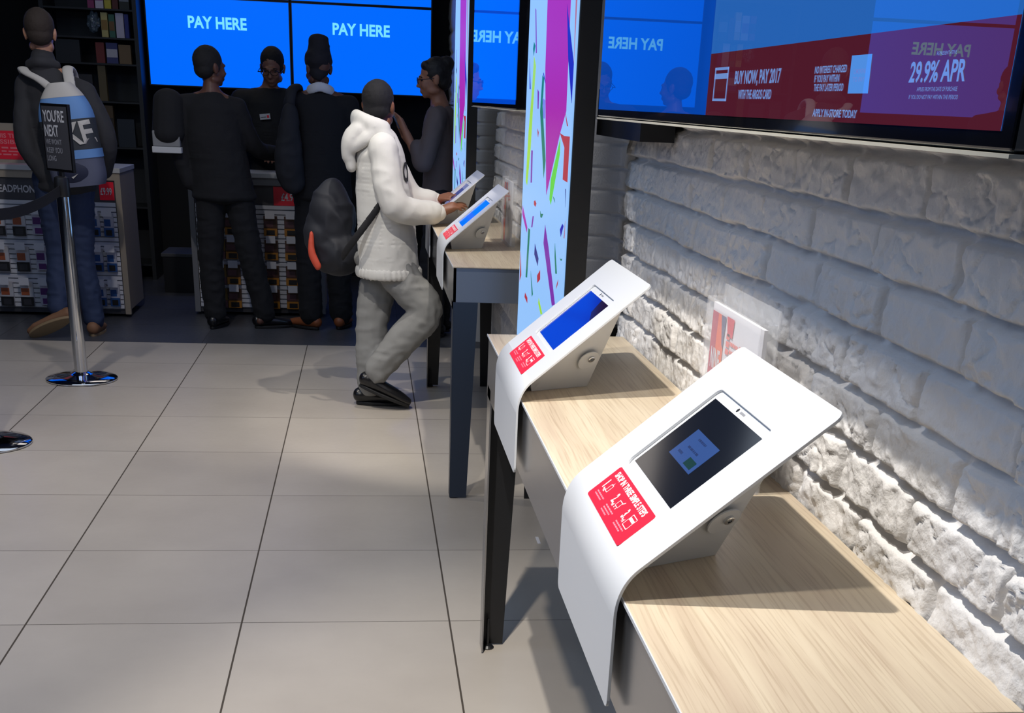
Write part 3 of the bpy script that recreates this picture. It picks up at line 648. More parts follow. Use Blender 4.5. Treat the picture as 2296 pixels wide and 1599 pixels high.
def pack(name, cols, w, h, label, group, ticket=True):
    t = thing(name, (0, 0, 0), 0, label, 'hanging pack', group)
    b = MB(); b.box((-w/2, 0, -h), (w/2, .018, 0), cols[0]); b.box((-w/2, -.012, -h), (w/2, .0, -h*.62), cols[1]); b.box((-w*.3, -.014, -h*.95), (w*.32, -.012, -h*.70), cols[2])
    b.box((-w*.45, -.002, -h*.55), (w*.2, 0, -h*.25), cols[3]); b.build('card', t)
    b = MB(); b.box((-.0015, -.05, .012), (.0015, .02, .015), chrome); b.build('hook', t)
    if ticket:
        b = MB(); b.box((-.03, -.053, -.012), (.032, -.05, .035), slat); b.build('price_ticket', t, label='white price ticket')
    return t
O = lambda n, c: mat('pack_'+n, c, .45)
pA = pack('earphone_pack', (O('white', (186, 186, 192)), O('black', (18, 18, 20)), O('charcoal', (44, 44, 50)), O('orange', (160, 84, 50))), .078, .15, 'x', 'earphone packs on the left counter')
pB = pack('earphone_pack', (O('pale', (168, 170, 184)), O('pale', (168, 170, 184)), O('violet', (78, 28, 100)), O('violet', (78, 28, 100))), .075, .14, 'x', 'earphone packs on the left counter')
pC = pack('earphone_pack', (O('pale', (168, 170, 184)), O('blue', (28, 72, 130)), O('black', (18, 18, 20)), O('blue', (28, 72, 130))), .06, .14, 'x', 'earphone packs on the left counter')
spotsP = []
for cx, pr_, colr in ((-2.33, pA, 'orange and black'), (-2.205, pA, 'white and black'), (-2.085, pB, 'violet'), (-1.735, pC, 'blue'), (-1.65, pC, 'pale blue')):
    for r_, (z, rn) in enumerate(((.655, 'top'), (.435, 'middle'), (.215, 'bottom'))):
        spotsP.append((pr_, cx, z, '%s earphone pack in the %s row, %s' % (colr, rn, {-2.33: 'nearest the frame edge', -2.205: 'left of the walking man', -2.085: 'beside the left trouser leg of the man', -1.735: 'right of the chrome post', -1.65: 'by the right end of the left counter'}[cx])))
used = set()
def place(pr_, x, y, z, lab):
    o = pr_ if id(pr_) not in used else copy_tree(pr_)
    used.add(id(pr_)); o.location = (x, y, z); o['label'] = lab; return o
for pr_, x, z, lab in spotsP: place(pr_, x, 8.230, z, lab)
pD = pack('snack_pack', (O('brown', (74, 48, 34)), O('amber', (168, 112, 30)), O('black', (18, 18, 20)), O('mauve', (92, 58, 64))), .088, .125, 'x', 'brown and yellow packs on the middle counter')
pE = pack('snack_pack', (O('ochre', (120, 92, 32)), O('mauve', (92, 58, 64)), O('brown', (74, 48, 34)), O('yellow', (170, 140, 40))), .082, .125, 'x', 'brown and yellow packs on the middle counter')
for cx, pr_, wh in ((-.985, pE, 'between the legs of the schoolboy'), (-.895, pD, 'against the right leg of the schoolboy'), (-.640, pD, 'in the column right of the schoolboy'), (-.505, pD, 'in the column beside the customer in the head wrap')):
    for z, rn in ((.655, 'top'), (.50, 'second'), (.335, 'third'), (.18, 'bottom')):
        if pr_ is pE and z > .6: continue
        place(pr_, cx, 8.400, z, 'brown and yellow pack %s, %s row' % (wh, rn))

# shelves of goods in the dark back left corner
t = thing('shelf_unit', (-2.36, 10.0, 0), 0, 'dark shelving unit with goods in the back left corner', 'shelves')
sm_ = mat('dark_steel_shelf', (34, 38, 42), .5)
b = MB(); b.box((0, 0, 0), (.03, .4, 2.6), sm_); b.box((.66, 0, 0), (.69, .4, 2.6), sm_); b.box((.03, .38, 0), (.66, .4, 2.6), sm_); b.build('uprights', t)
for z in (.12, .55, .98, 1.30, 1.56, 1.735, 1.925, 2.2):
    b = MB(); b.box((.03, 0, z-.012), (.66, .38, z), sm_); b.build('shelf', t)
def goods(name, x0, x1, z0, z1, c, label, dy=.05, c2=None):
    o = MB(); o.box((x0+.002, 10.02, z0+.001), (x1-.002, 10.02+dy, z1), mat('goods_%d_%d_%d' % c, c, .5)); k = len(o.v)
    if c2: o.box((x0+.004, 10.018, z0+(z1-z0)*.3), (x1-.004, 10.02, z0+(z1-z0)*.7), mat('goods_%d_%d_%d' % c2, c2, .5))
    q = o.build(name); tag(q, label, 'boxed goods', 'goods on the dark shelves'); return q
G = [(-2.30, -2.18, .98, 1.2, (40, 46, 56), 'slate boxed item on the waist-high shelf, left', None), (-2.17, -2.05, .98, 1.24, (60, 54, 44), 'brown boxed item on the waist-high shelf, centre', None), (-1.98, -1.90, .98, 1.27, (84, 66, 40), 'tall tan pack on the waist-high shelf', (50, 40, 30)),
     (-1.88, -1.75, .98, 1.18, (30, 40, 52), 'navy boxed item on the waist-high shelf, right', None), (-2.3, -2.2, 1.30, 1.5, (36, 40, 46), 'charcoal pack on the chest-high shelf, left', (70, 90, 80)), (-2.16, -2.03, 1.30, 1.48, (44, 44, 50), 'dark grey pack on the chest-high shelf', None),
     (-1.99, -1.93, 1.30, 1.545, (96, 84, 54), 'long olive pack standing on the chest-high shelf', None), (-1.915, -1.83, 1.56, 1.70, (60, 66, 120), 'blue and white pack on the fifth shelf', (190, 190, 200)), (-1.825, -1.735, 1.56, 1.69, (120, 98, 66), 'tan box at the right of the fifth shelf', None),
     (-1.99, -1.925, 1.56, 1.70, (120, 44, 40), 'small red pack on the fifth shelf', None), (-2.28, -2.1, 1.56, 1.71, (30, 34, 40), 'black box on the fifth shelf, left', None),
     (-1.935, -1.885, 1.735, 1.90, (196, 186, 120), 'yellow pack on the sixth shelf', (150, 120, 60)), (-1.88, -1.835, 1.735, 1.89, (60, 110, 90), 'green pack on the sixth shelf', (120, 90, 50)), (-1.83, -1.77, 1.735, 1.90, (200, 196, 214), 'tall white pack on the sixth shelf', None), (-1.768, -1.735, 1.735, 1.895, (40, 50, 130), 'narrow blue pack on the sixth shelf', None),
     (-2.02, -1.97, 1.925, 2.10, (150, 60, 110), 'pink pack on the upper shelf', (80, 40, 60)), (-1.965, -1.905, 1.925, 2.1, (210, 205, 220), 'white pack on the upper shelf', (160, 70, 150)), (-1.9, -1.85, 1.925, 2.12, (200, 190, 70), 'bright yellow pack on the upper shelf', (220, 220, 200)), (-1.845, -1.80, 1.925, 2.08, (90, 40, 36), 'maroon pack on the upper shelf', None), (-1.795, -1.72, 1.925, 2.1, (40, 44, 38), 'dark olive pack on the upper shelf', (120, 130, 140))]
for g_ in G: goods('boxed_goods', *g_[:5], g_[5], c2=g_[6])
# crumpled plastic bag
bm = bmesh.new(); bmesh.ops.create_icosphere(bm, subdivisions=4, radius=1)
for v in bm.verts:
    n = noise.noise(v.co*2.3)*.35+noise.noise(v.co*6)*.14; v.co = Vector((v.co.x*.045, v.co.y*.035, v.co.z*.068))*(1+n)
me = bpy.data.meshes.new('plastic_bag'); bm.to_mesh(me); bm.free(); me.materials.append(mat('clear_bag_plastic', (96, 112, 122), .2, spec=.8))
o = bpy.data.objects.new('plastic_bag', me); COL.objects.link(o); o.location = (-1.995, 10.07, 1.835); tag(o, 'crumpled shiny plastic bag on the sixth shelf, left of the yellow pack', 'bag')
t = thing('storage_plinth', (-1.52, 9.35, 0), 0, 'low dark plinth with grey top between the two till counters', 'plinth')
b = MB(); b.box((.01, .01, 0), (.44, .4, .26), blackm); b.build('body', t)
b = MB(); b.box((0, 0, .26), (.45, .41, .285), mat('dull_grey_board', (72, 74, 78), .6)); b.build('top', t, bevel=.003)
tag(MB().box((.581, 3.86, 0), (.592, 3.93, .0008), paper, Matrix.Translation((0, 0, .0003))).build('paper_strip'), 'small white strip of paper on the floor beneath the near table', 'paper')

# ------------------------------------------------------------------ queue barriers
def post(loc, label, head_dir):
    t = thing('queue_post', loc, 0, label, 'barrier post', 'chrome queue barrier posts')
    b = MB(); b.lathe([(.170, .0), (.178, .003), (.178, .009), (.172, .014), (.12, .024), (.07, .030), (.05, .034), (.038, .042)], chrome, 72)
    o = b.build('base', t); autosmooth(o, 40)
    b = MB(); b.lathe([(.033, .036), (.0315, .92)], chrome, 48); o = b.build('pole', t); autosmooth(o, 40)
    b = MB(); b.lathe([(.035, .90), (.036, .905), (.036, .975), (.033, .99), (.02, .995)], blackm, 40); o = b.build('belt_head', t); autosmooth(o, 40)
    return t
p1_ = post((-1.48, 6.36, 0), 'chrome queue post carrying the you are next sign', 0)
post((-1.60, 5.10, 0), 'chrome queue post with only its round base in view at the left edge', 0)
a, c = Vector((-1.484, 6.325, .93)), Vector((-1.597, 5.136, .93))
b = MB(); n = 16; vs = []; fs = []
for i in range(n+1):
    p = a.lerp(c, i/n); z = p.z-.05*(1-(2*i/n-1)**2)
    for dx in (-.0008, .0008):
        vs += [(p.x+dx, p.y, z-.024), (p.x+dx, p.y, z+.024)]
for i in range(n):
    o_ = i*4; e = o_+4; fs += [(o_, o_+1, e+1, e), (o_+2, e+2, e+3, o_+3), (o_+1, o_+3, e+3, e+1), (o_, e, e+2, o_+2)]
b.add(vs, fs, mat('black_webbing', (16, 16, 20), .8)); tag(b.build('barrier_belt'), 'black webbing belt stretched between the two chrome queue posts', 'belt')
t = thing('queue_sign', (-1.475, 6.36, .995), math.radians(-43), "dark framed sign reading you're next on top of the chrome post", 'sign')
b = MB(); b.box((-.012, -.008, 0), (.012, .008, .03), blackm); b.build('clip', t)
fr = mat('black_sign_frame', (10, 10, 13), .35)
b = MB(); b.box((-.110, -.008, .02), (.110, .008, .325), fr); b.build('frame', t, bevel=.003)
b = MB(); b.box((-.098, -.0095, .032), (.098, -.008, .313), mat('dark_grey_sign_face', (62, 63, 70), .45)); F = frame((0, -.0097, 0), (1, 0, 0), (0, 0, 1), (0, -1, 0))
sg = mat('sign_lettering_white', (188, 190, 198), .5); sg2 = mat('sign_lettering_grey', (140, 142, 152), .5)
text(b, "YOU'RE", -.092, .243, .168, .054, sg, F, .0004, .02); text(b, 'NEXT', -.088, .178, .110, .052, sg, F, .0004, .02)
text(b, "WE WON'T", -.086, .142, .125, .025, sg2, F, .0004, .01); text(b, 'KEEP YOU', -.086, .104, .125, .025, sg2, F, .0004, .01); text(b, 'LONG', -.086, .067, .070, .025, sg2, F, .0004, .01)
b.build('sign_face', t)

# ------------------------------------------------------------------ people
_sph = {}
def sphere_geo(n=10, m=7):
    if (n, m) not in _sph:
        v = [(0, 0, 1)]+[(math.sin(PI*j/m)*math.cos(2*PI*i/n), math.sin(PI*j/m)*math.sin(2*PI*i/n), math.cos(PI*j/m)) for j in range(1, m) for i in range(n)]+[(0, 0, -1)]
        f = [(0, 1+i, 1+(i+1) % n) for i in range(n)]
        for j in range(m-2):
            for i in range(n): f.append((1+j*n+i, 1+(j+1)*n+i, 1+(j+1)*n+(i+1) % n, 1+j*n+(i+1) % n))
        L_ = len(v)-1; f += [(L_, 1+(m-2)*n+(i+1) % n, 1+(m-2)*n+i) for i in range(n)]
        _sph[(n, m)] = (v, f)
    return _sph[(n, m)]
def catmull(P, t):
    n = len(P)-1; i = min(int(t), n-1); u = t-i
    p0 = P[max(i-1, 0)]; p1 = P[i]; p2 = P[i+1]; p3 = P[min(i+2, n)]
    return .5*((2*p1)+(p2-p0)*u+(2*p0-5*p1+4*p2-p3)*u*u+(3*p1-p0-3*p2+p3)*u**3)
class Blob:
    """soft solid grown from overlapping ellipsoids, turned into one continuous skin"""
    def __init__(s, M=None): s.v = []; s.f = []; s.M = M or Matrix()
    def ell(s, c, r, R=None, n=14, m=10):
        v, f = sphere_geo(n, m); o = len(s.v); c = Vector(c)
        for q in v:
            p = Vector((q[0]*r[0], q[1]*r[1], q[2]*r[2]))
            if R: p = R @ p
            s.v.append(tuple(s.M @ (c+p)))
        s.f += [tuple(i+o for i in k) for k in f]; return s
    def chain(s, pts, rad, step=.35):
        """rad entries: number, or (rx, ry, rz) ellipsoid radii"""
        P = [np.array(p, float) for p in pts]; Rr = [np.array((r, r, r) if isinstance(r, (int, float)) else r, float) for r in rad]
        t = 0.0; n = len(P)-1
        while t < n:
            i = min(int(t), n-1); u = t-i; r = Rr[i]*(1-u)+Rr[i+1]*u; s.ell(catmull(P, t), r, n=12, m=8)
            seg = np.linalg.norm(P[i+1]-P[i])+1e-6; t += max(.02, float(r.min())*step/seg)
        s.ell(P[-1], Rr[-1], n=12, m=8); return s
    def build(s, name, m, parent=None, voxel=.01, smooth=3, wrinkle=0, wscale=9, label=None, stretch=(1, 1, 1)):
        me = bpy.data.meshes.new(name); me.from_pydata(s.v, [], s.f); me.update()
        o = bpy.data.objects.new(name, me); COL.objects.link(o)
        r = o.modifiers.new('r', 'REMESH'); r.mode = 'VOXEL'; r.voxel_size = voxel
        k = o.modifiers.new('s', 'SMOOTH'); k.factor = .5; k.iterations = smooth
        dg = bpy.context.evaluated_depsgraph_get(); nm = bpy.data.meshes.new_from_object(o.evaluated_get(dg)); o.modifiers.clear(); o.data = nm; bpy.data.meshes.remove(me)
        nm.name = name; nm.materials.clear(); nm.materials.append(m)
        if wrinkle:
            nv = len(nm.vertices); co = np.empty(nv*3); nm.vertices.foreach_get('co', co); co = co.reshape(-1, 3)
            no = np.empty(nv*3); nm.vertices.foreach_get('normal', no); no = no.reshape(-1, 3)
            q = co*np.array(stretch)*wscale; h = vnoise(q[:, 0]+q[:, 1]*.7, q[:, 2]+q[:, 1]*.5, 77)*.6+vnoise(q[:, 0]*2.1+q[:, 1]*1.7, q[:, 2]*2.2, 78)*.4
            h = np.minimum(1, np.abs(h-.5)*3.2); co += no*((.6-h)[:, None]*wrinkle*.7); nm.vertices.foreach_set('co', co.ravel())
        nm.polygons.foreach_set('use_smooth', [True]*len(nm.polygons)); nm.update()
        if parent: o.parent = parent; o.matrix_parent_inverse = parent.matrix_world.inverted()
        if label: o['label'] = label
        return o
def hand(B, w, d, nrm, side, k=1.0, curl=.5, spread=.018):
    """w wrist, d finger direction, nrm = back of the hand, side = thumb direction"""
    w = Vector(w); d = Vector(d).normalized(); nrm = Vector(nrm).normalized(); s = Vector(side).normalized()
    B.chain([w, w+d*.03*k, w+d*.085*k], [.024*k, .027*k, .026*k])
    for q in (-.5, .5): B.chain([w+d*.02*k+s*q*.03*k, w+d*.085*k+s*q*.045*k], [.016*k, .014*k])
    for i, (ln, off) in enumerate(((.070, .034), (.080, .012), (.074, -.011), (.058, -.032))):
        b0 = w+d*.085*k+s*off*k; a = curl*(.8+.1*i)
        d1 = (d*math.cos(a*.5)-nrm*math.sin(a*.5)+s*(off*1.8)).normalized(); d2 = (d*math.cos(a*1.3)-nrm*math.sin(a*1.3)+s*(off*1.2)).normalized(); d3 = (d*math.cos(a*2)-nrm*math.sin(a*2)).normalized()
        p1 = b0+d1*ln*.48*k; p2 = p1+d2*ln*.32*k; p3 = p2+d3*ln*.24*k
        B.chain([b0, p1, p2, p3], [.0098*k, .0092*k, .0082*k, .0068*k], .5)
    t0 = w+d*.018*k+s*.022*k; t1 = t0+(d*.6+s*.75-nrm*.2).normalized()*.036*k; t2 = t1+(d*.85+s*.4-nrm*.35).normalized()*.03*k; t3 = t2+(d*.95+s*.1-nrm*.4).normalized()*.022*k
    B.chain([t0, t1, t2, t3], [.014*k, .0118*k, .010*k, .0078*k], .5)
def head(B, c, yaw, pitch=0, k=1.0):
    """c = centre of the head, yaw 0 faces +Y, turning towards -X for positive angles"""
    Hm = Matrix.Translation(Vector(c)) @ Matrix.Rotation(yaw, 4, 'Z') @ Matrix.Rotation(-pitch, 4, 'X') @ Matrix.Scale(k, 4)
    R = Hm.to_3x3()
    def e(p, r): B.ell(Hm @ Vector(p), (1, 1, 1), R @ Matrix.Diagonal(Vector(r)), n=18, m=14)
    e((0, -.012, .028), (.074, .094, .088)); e((0, .030, -.03), (.060, .066, .078)); e((0, .035, -.075), (.043, .050, .036)); e((0, .066, -.093), (.021, .020, .018))
    e((0, .083, .012), (.046, .016, .014)); e((0, .098, -.018), (.011, .012, .026)); e((0, .106, -.036), (.016, .013, .011)); e((0, .088, -.066), (.024, .012, .007)); e((0, .086, -.073), (.021, .012, .007))
    for s_ in (-1, 1):
        e((s_*.076, -.008, -.012), (.010, .020, .032)); e((s_*.084, -.018, 0), (.006, .012, .022)); e((s_*.038, .065, -.035), (.022, .022, .026)); e((s_*.05, .01, -.07), (.016, .04, .022))
    return Hm
def foot_blob(B, ankle, ang, k=1.0, pitch=0, rk=1.0, roll=0):
    """ang = direction of the toes in the XY plane"""
    M = Matrix.Translation(Vector(ankle)) @ Matrix.Rotation(ang, 4, 'Z') @ Matrix.Rotation(pitch, 4, 'Y') @ Matrix.Rotation(roll, 4, 'X')
    P = [(-.055, 0, -.035), (0, 0, -.038), (.08, 0, -.045), (.14, .004, -.052), (.185, .004, -.058)]
    R = [(.030, .036, .036), (.036, .038, .036), (.034, .044, .030), (.03, .046, .024), (.018, .032, .017)]
    for i in range(33):
        t = i/32*4; j = min(int(t), 3); u = t-j
        p = Vector(P[j])*(1-u)+Vector(P[j+1])*u; r = Vector(R[j])*(1-u)+Vector(R[j+1])*u
        B.ell(M @ (p*k), (1, 1, 1), M.to_3x3() @ Matrix.Diagonal(r*k*rk), n=14, m=10)
    B.chain([M @ Vector((-.02*k, 0, .02)), M @ Vector((-.02*k, 0, -.03))], [.036*k*rk, .038*k*rk]); return M
def sole(parent, M, m, k=1.0, name='sole'):
    b = MB(); pts = []
    for i in range(28):
        a = 2*PI*i/28; x = .065+.135*math.cos(a); w_ = .043*(1+.12*math.cos(a))
        pts.append((x*k, w_*k*math.sin(a)))
    b.prism(pts, m, M @ Matrix.Translation((0, .002, 0)), -.084*k, -.066*k); o = b.build(name, parent, bevel=.004)
    o.matrix_parent_inverse = parent.matrix_world.inverted() if parent else Matrix(); return o
skinD = lambda n, c: mat(n, c, .5, bump=(300, .1, .0005))

def person(label, head_c, head_yaw, head_pitch, spine, sh, el, wr, hp, kn, an, toes, skin, k=1.0, arm=.044, girth=1.0, hands=(), body_w=.15, fp=(0, 0), fs=.96, fr=(0, 0)):
    """joints are world positions, pairs are (left, right); toes = angles of the two feet"""
    B = Blob(); Hm = head(B, head_c, head_yaw, head_pitch, k)
    hc = Vector(head_c)
    neck = Vector(spine[0])
    B.chain([hc+Vector((0, 0, -.05)), hc.lerp(neck, .6), neck], [.046*k, .048*k, .060*k])
    sv = (Vector(sh[1])-Vector(sh[0])).normalized(); ang = math.atan2(sv.y, sv.x); R = Matrix.Rotation(ang, 3, 'Z')
    def torso(Bx, add, pts, ws, ds):
        n = 40
        P = [np.array(p) for p in pts]
        for i in range(n+1):
            t = i/n*(len(P)-1); j = min(int(t), len(P)-2); u = t-j
            wq = ws[j]*(1-u)+ws[j+1]*u; dq = ds[j]*(1-u)+ds[j+1]*u
            Bx.ell(catmull(P, t), (1, 1, 1), R @ Matrix.Diagonal(Vector((wq+add, dq+add, .05))), n=22, m=8)
    ws = [.055*k, .150*k*girth, body_w*k*girth, .128*k*girth, .150*k*girth]; ds = [.052*k, .082*k*girth, .100*k*girth, .092*k*girth, .102*k*girth]
    torso(B, 0, spine, ws, ds)
    for i in (0, 1):
        B.chain([Vector(spine[0])+Vector((0, 0, -.02)), Vector(sh[i])], [.05*k, .052*k])
        B.chain([sh[i], el[i], wr[i]], [.047*k, .036*k, .025*k])
        B.chain([hp[i], kn[i], an[i]], [.078*k*girth, .050*k, .034*k])
        foot_blob(B, an[i], toes[i], fs, fp[i], .72, fr[i])
    for h_ in hands: hand(B, *h_)
    o = B.build('person', skin, None, voxel=.0068, smooth=3)
    tag(o, label, 'person'); return o, Hm, torso, R
def hair_short(par, Hm, m, label=None, up=0, back=0):
    B = Blob(Hm); B.ell((0, -.020-back, .036+up), (.081, .094, .089), n=24, m=18); B.ell((0, -.045, -.015), (.068, .060, .055), n=20, m=14)
    for s_ in (-1, 1): B.ell((s_*.058, .0, .0), (.022, .035, .035))
    return B.build('hair', m, par, voxel=.006, smooth=2, wrinkle=.003, wscale=60, label=label)
def trousers(par, hp, kn, an, m, top, rad, crotch, label=None, wr=.012, name='trousers'):
    B = Blob()
    pc = (Vector(hp[0])+Vector(hp[1]))/2
    B.chain([Vector((pc.x, pc.y, top)), Vector((pc.x, pc.y, pc.z))], [(rad[0]*1.55, rad[0]*1.15, .05), (rad[0]*1.6, rad[0]*1.2, .06)])
    for i in (0, 1):
        hpi = Vector(hp[i]); B.chain([hpi, hpi.lerp(Vector(kn[i]), .5), kn[i], Vector(kn[i]).lerp(Vector(an[i]), .5), an[i]], [rad[0], rad[0]*.9, rad[1], rad[1]*.95, rad[2]], .25)
    return B.build(name, m, par, voxel=.009, smooth=3, wrinkle=wr, wscale=11, label=label, stretch=(1, 1, 1.5))
def coat(par, name, m, torso, spine, ws, ds, sh, el, wr, ra, hem=None, label=None, wrk=.006):
    B = Blob(); 
    n = 40; P = [np.array(p) for p in spine]
    sv = (Vector(sh[1])-Vector(sh[0])).normalized(); R = Matrix.Rotation(math.atan2(sv.y, sv.x), 3, 'Z')
    for i in range(n+1):
        t = i/n*(len(P)-1); j = min(int(t), len(P)-2); u = t-j
        B.ell(catmull(P, t), (1, 1, 1), R @ Matrix.Diagonal(Vector((ws[j]*(1-u)+ws[j+1]*u, ds[j]*(1-u)+ds[j+1]*u, .04))), n=26, m=8)
    for i in (0, 1):
        B.chain([Vector(spine[0])+Vector((0, 0, -.035)), Vector(sh[i])], [ra[0]*.95, ra[0]])
        B.chain([sh[i], el[i], wr[i]], [ra[0], ra[1], ra[2]], .25)
    return B.build(name, m, par, voxel=.009, smooth=3, wrinkle=wrk, wscale=10, label=label)
V = Vector
def shoes(par, an, toes, m, k, name='shoe', sole_m=None, pitch=(0, 0), label=None, dz=(0, 0), roll=(0, 0)):
    for i in (0, 1):
        B = Blob(); M = foot_blob(B, V(an[i])+V((0, 0, dz[i])), toes[i], k, pitch[i], 1.0, roll[i]); o = B.build(name, m, par, voxel=.006, smooth=2, label=label)
        sole(o, M, sole_m or mat('black_rubber_sole', (12, 12, 14), .6), k)

# --- man walking away with a backpack
jk = mat('black_wool_jacket', (44, 44, 48), .85, bump=(500, .3, .001)); jeans = mat('dark_blue_jeans', (34, 48, 78), .8, bump=(600, .3, .001)); tanl = mat('tan_suede', (120, 84, 58), .7)
sp = [(-1.79, 7.60, 1.50), (-1.765, 7.60, 1.36), (-1.745, 7.60, 1.18), (-1.74, 7.60, 1.02), (-1.745, 7.60, .88)]
sh = [(-1.905, 7.60, 1.39), (-1.585, 7.60, 1.36)]; el = [(-1.925, 7.53, 1.10), (-1.488, 7.56, 1.13)]; wr = [(-1.835, 7.52, .93), (-1.54, 7.66, .95)]
hp = [(-1.84, 7.60, .90), (-1.67, 7.60, .90)]; kn = [(-1.83, 7.62, .48), (-1.70, 7.62, .47)]; an = [(-1.84, 7.50, .150), (-1.665, 7.62, .085)]
man, Hm, tf, R = person('man in black jacket and jeans walking away with a blue backpack', (-1.80, 7.60, 1.665), .12, .05, sp, sh, el, wr, hp, kn, an, (PI*.98, PI*.5), skinD('light_skin', (168, 122, 98)), k=1.0, fp=(.42, 0), fr=(.8, 0))
hair_short(man, Hm, mat('cropped_brown_hair', (44, 34, 28), .8, bump=(400, .8, .002)))
cj = coat(man, 'jacket', jk, tf, [(-1.79, 7.60, 1.475), (-1.765, 7.60, 1.36), (-1.745, 7.60, 1.18), (-1.74, 7.60, 1.0), (-1.745, 7.60, .85)], [.075, .165, .172, .165, .172], [.07, .115, .135, .13, .135], sh, el, wr, (.064, .060, .052), wrk=.008)
B = Blob(); B.chain([(-1.87, 7.585, 1.50), (-1.80, 7.535, 1.515), (-1.73, 7.585, 1.50)], [.028, .03, .028]); B.chain([(-1.80, 7.60, 1.47), (-1.80, 7.60, 1.53)], [.075, .068]); B.build('collar', jk, man, voxel=.007)
trousers(man, hp, kn, [(-1.842, 7.515, .175), (-1.665, 7.62, .10)], jeans, .93, (.092, .074, .064), .8)
shoes(man, an, (PI*.98, PI*.5), tanl, 1.05, name='shoe', sole_m=mat('pale_crepe_sole', (128, 108, 80), .7), pitch=(.42, 0), roll=(.8, 0), label='tan suede shoe')
# backpack
bp_b = mat('backpack_light_blue', (96, 140, 196), .7); bp_g = mat('backpack_grey', (84, 88, 108), .7); bp_w = mat('backpack_cream', (186, 182, 176), .7); bp_n = mat('backpack_navy', (26, 32, 58), .7); bp_d = mat('backpack_charcoal', (50, 54, 60), .7)
t = thing('backpack', (-1.650, 7.42, 1.135), math.radians(-4), 'blue, grey and white backpack with cream straps on the back of the walking man', 'backpack')
t.rotation_euler = (0, math.radians(-7), math.radians(-4))
bpy.context.view_layer.update()
def bp_part(name, m, z0, z1, grow=0, label=None, f=0):
    """slice of the rounded backpack body between heights z0 and z1"""
    b = MB(); rings = []; n = 28; m_ = 9
    for j in range(m_+1):
        z = z0+(z1-z0)*j/m_; tt = (z+.26)/.54
        w_ = .150*(1-max(0, (tt-.62)/.38)**2.2*.62)*(1-max(0, (.12-tt)/.12)**2*.12)+grow; d_ = .105*(1-max(0, (tt-.55)/.45)**2*.45)+grow
        for i in range(n):
            a = 2*PI*i/n; ca, sa = math.cos(a), math.sin(a); rings.append((w_*math.copysign(abs(ca)**.7, ca), d_*math.copysign(abs(sa)**.7, sa)-.0, z))
    fs = [(j*n+i, j*n+(i+1) % n, (j+1)*n+(i+1) % n, (j+1)*n+i) for j in range(m_) for i in range(n)]
    fs += [tuple(range(n-1, -1, -1)), tuple(m_*n+i for i in range(n))]
    b.add(rings, fs, m); o = b.build(name, t, label=label); autosmooth(o, 50); return o
bp_part('top_panel', bp_w, .205, .28, 0, 'cream top panel'); bp_part('upper_panel', bp_b, .09, .205, -.001, 'light blue upper panel'); bp_part('middle_panel', bp_d, -.07, .09, .0, 'charcoal middle panel')
bp_part('band', bp_b, -.115, -.07, .004, 'light blue band'); bp_part('lower_panel', bp_g, -.26, -.115, .0, 'grey lower panel')
B = Blob(Matrix.Translation((-1.660, 7.42, 1.135)) @ Matrix.Rotation(math.radians(-7), 4, 'Y')); B.ell((.01, -.075, -.185), (.105, .045, .075), n=24, m=18); B.build('front_pocket', bp_n, t, voxel=.007, label='rounded navy front pocket')
# white lettering on the middle panel (partly hidden by the sign)
b = MB(); F = frame((0, -.108, 0), (1, 0, 0), (0, 0, 1), (0, -1, 0)); text(b, 'NIKE', -.115, -.050, .262, .118, bp_w, F @ Matrix.Rotation(.10, 4, 'Z'), .0, .03)
b.v = [(x, -.1115*max(.02, 1-min(.999, abs(x)/.152)**(2/.7))**.35, z) for x, y, z in b.v]; b.build('lettering', t, label='large white letters')
b = MB(); F = frame((0.012, -.1215, 0), (1, 0, 0), (0, 0, 1), (0, -1, 0)); b.poly([F @ V(q) for q in ((-.02, -.205, 0), (-.012, -.215, 0), (.022, -.19, 0), (-.008, -.203, 0))], bp_w); b.build('emblem', t)
for s_, pts in ((-1, [(-1.71, 7.43, 1.36), (-1.79, 7.46, 1.42), (-1.87, 7.50, 1.455), (-1.905, 7.56, 1.475), (-1.91, 7.64, 1.43), (-1.91, 7.70, 1.3)]), (1, [(-1.625, 7.42, 1.36), (-1.640, 7.47, 1.43), (-1.655, 7.52, 1.475), (-1.66, 7.58, 1.49), (-1.66, 7.66, 1.46), (-1.66, 7.73, 1.36)])):
    B = Blob(); B.chain(pts, [(.032, .012, .014)]*6, .2); B.build('shoulder_strap', bp_w, t, voxel=.006, smooth=2, label='wide cream strap')

# --- boy in the white hoodie at the far table
hood = mat('off_white_hoodie', (206, 204, 198), .9, bump=(420, .35, .0012)); jog = mat('grey_jersey_joggers', (128, 128, 126), .9, bump=(420, .3, .001))
sp = [(.060, 5.90, 1.275), (.062, 5.90, 1.17), (.07, 5.90, 1.0), (.085, 5.90, .84), (.095, 5.90, .70)]
sh = [(.085, 6.05, 1.20), (.075, 5.755, 1.195)]; el = [(.19, 6.09, .985), (.125, 5.70, .965)]; wr = [(.325, 6.10, .955), (.325, 5.80, .925)]
hp = [(.07, 5.97, .70), (.10, 5.84, .70)]; kn = [(.02, 5.93, .40), (.275, 5.80, .475)]; an = [(.005, 5.885, .085), (.045, 5.80, .165)]
boy, Hm, tf, R = person('boy in an off-white hoodie and grey joggers touching the furthest tablet stand', (.058, 5.905, 1.375), -.35, -.04, sp, sh, el, wr, hp, kn, an, (0.02, -.05), skinD('brown_skin', (122, 78, 56)), k=.88, fp=(0, .38),
     hands=(((.325, 6.10, .955), (.75, -.25, .25), (-.2, .1, .9), (.2, -.9, .2), .92, .35), ((.325, 5.80, .925), (.85, .25, .35), (-.25, -.1, .9), (.2, .9, .2), .92, .45)))
hair_short(boy, Hm, mat('black_cropped_hair', (16, 15, 18), .8, bump=(400, .8, .002)))
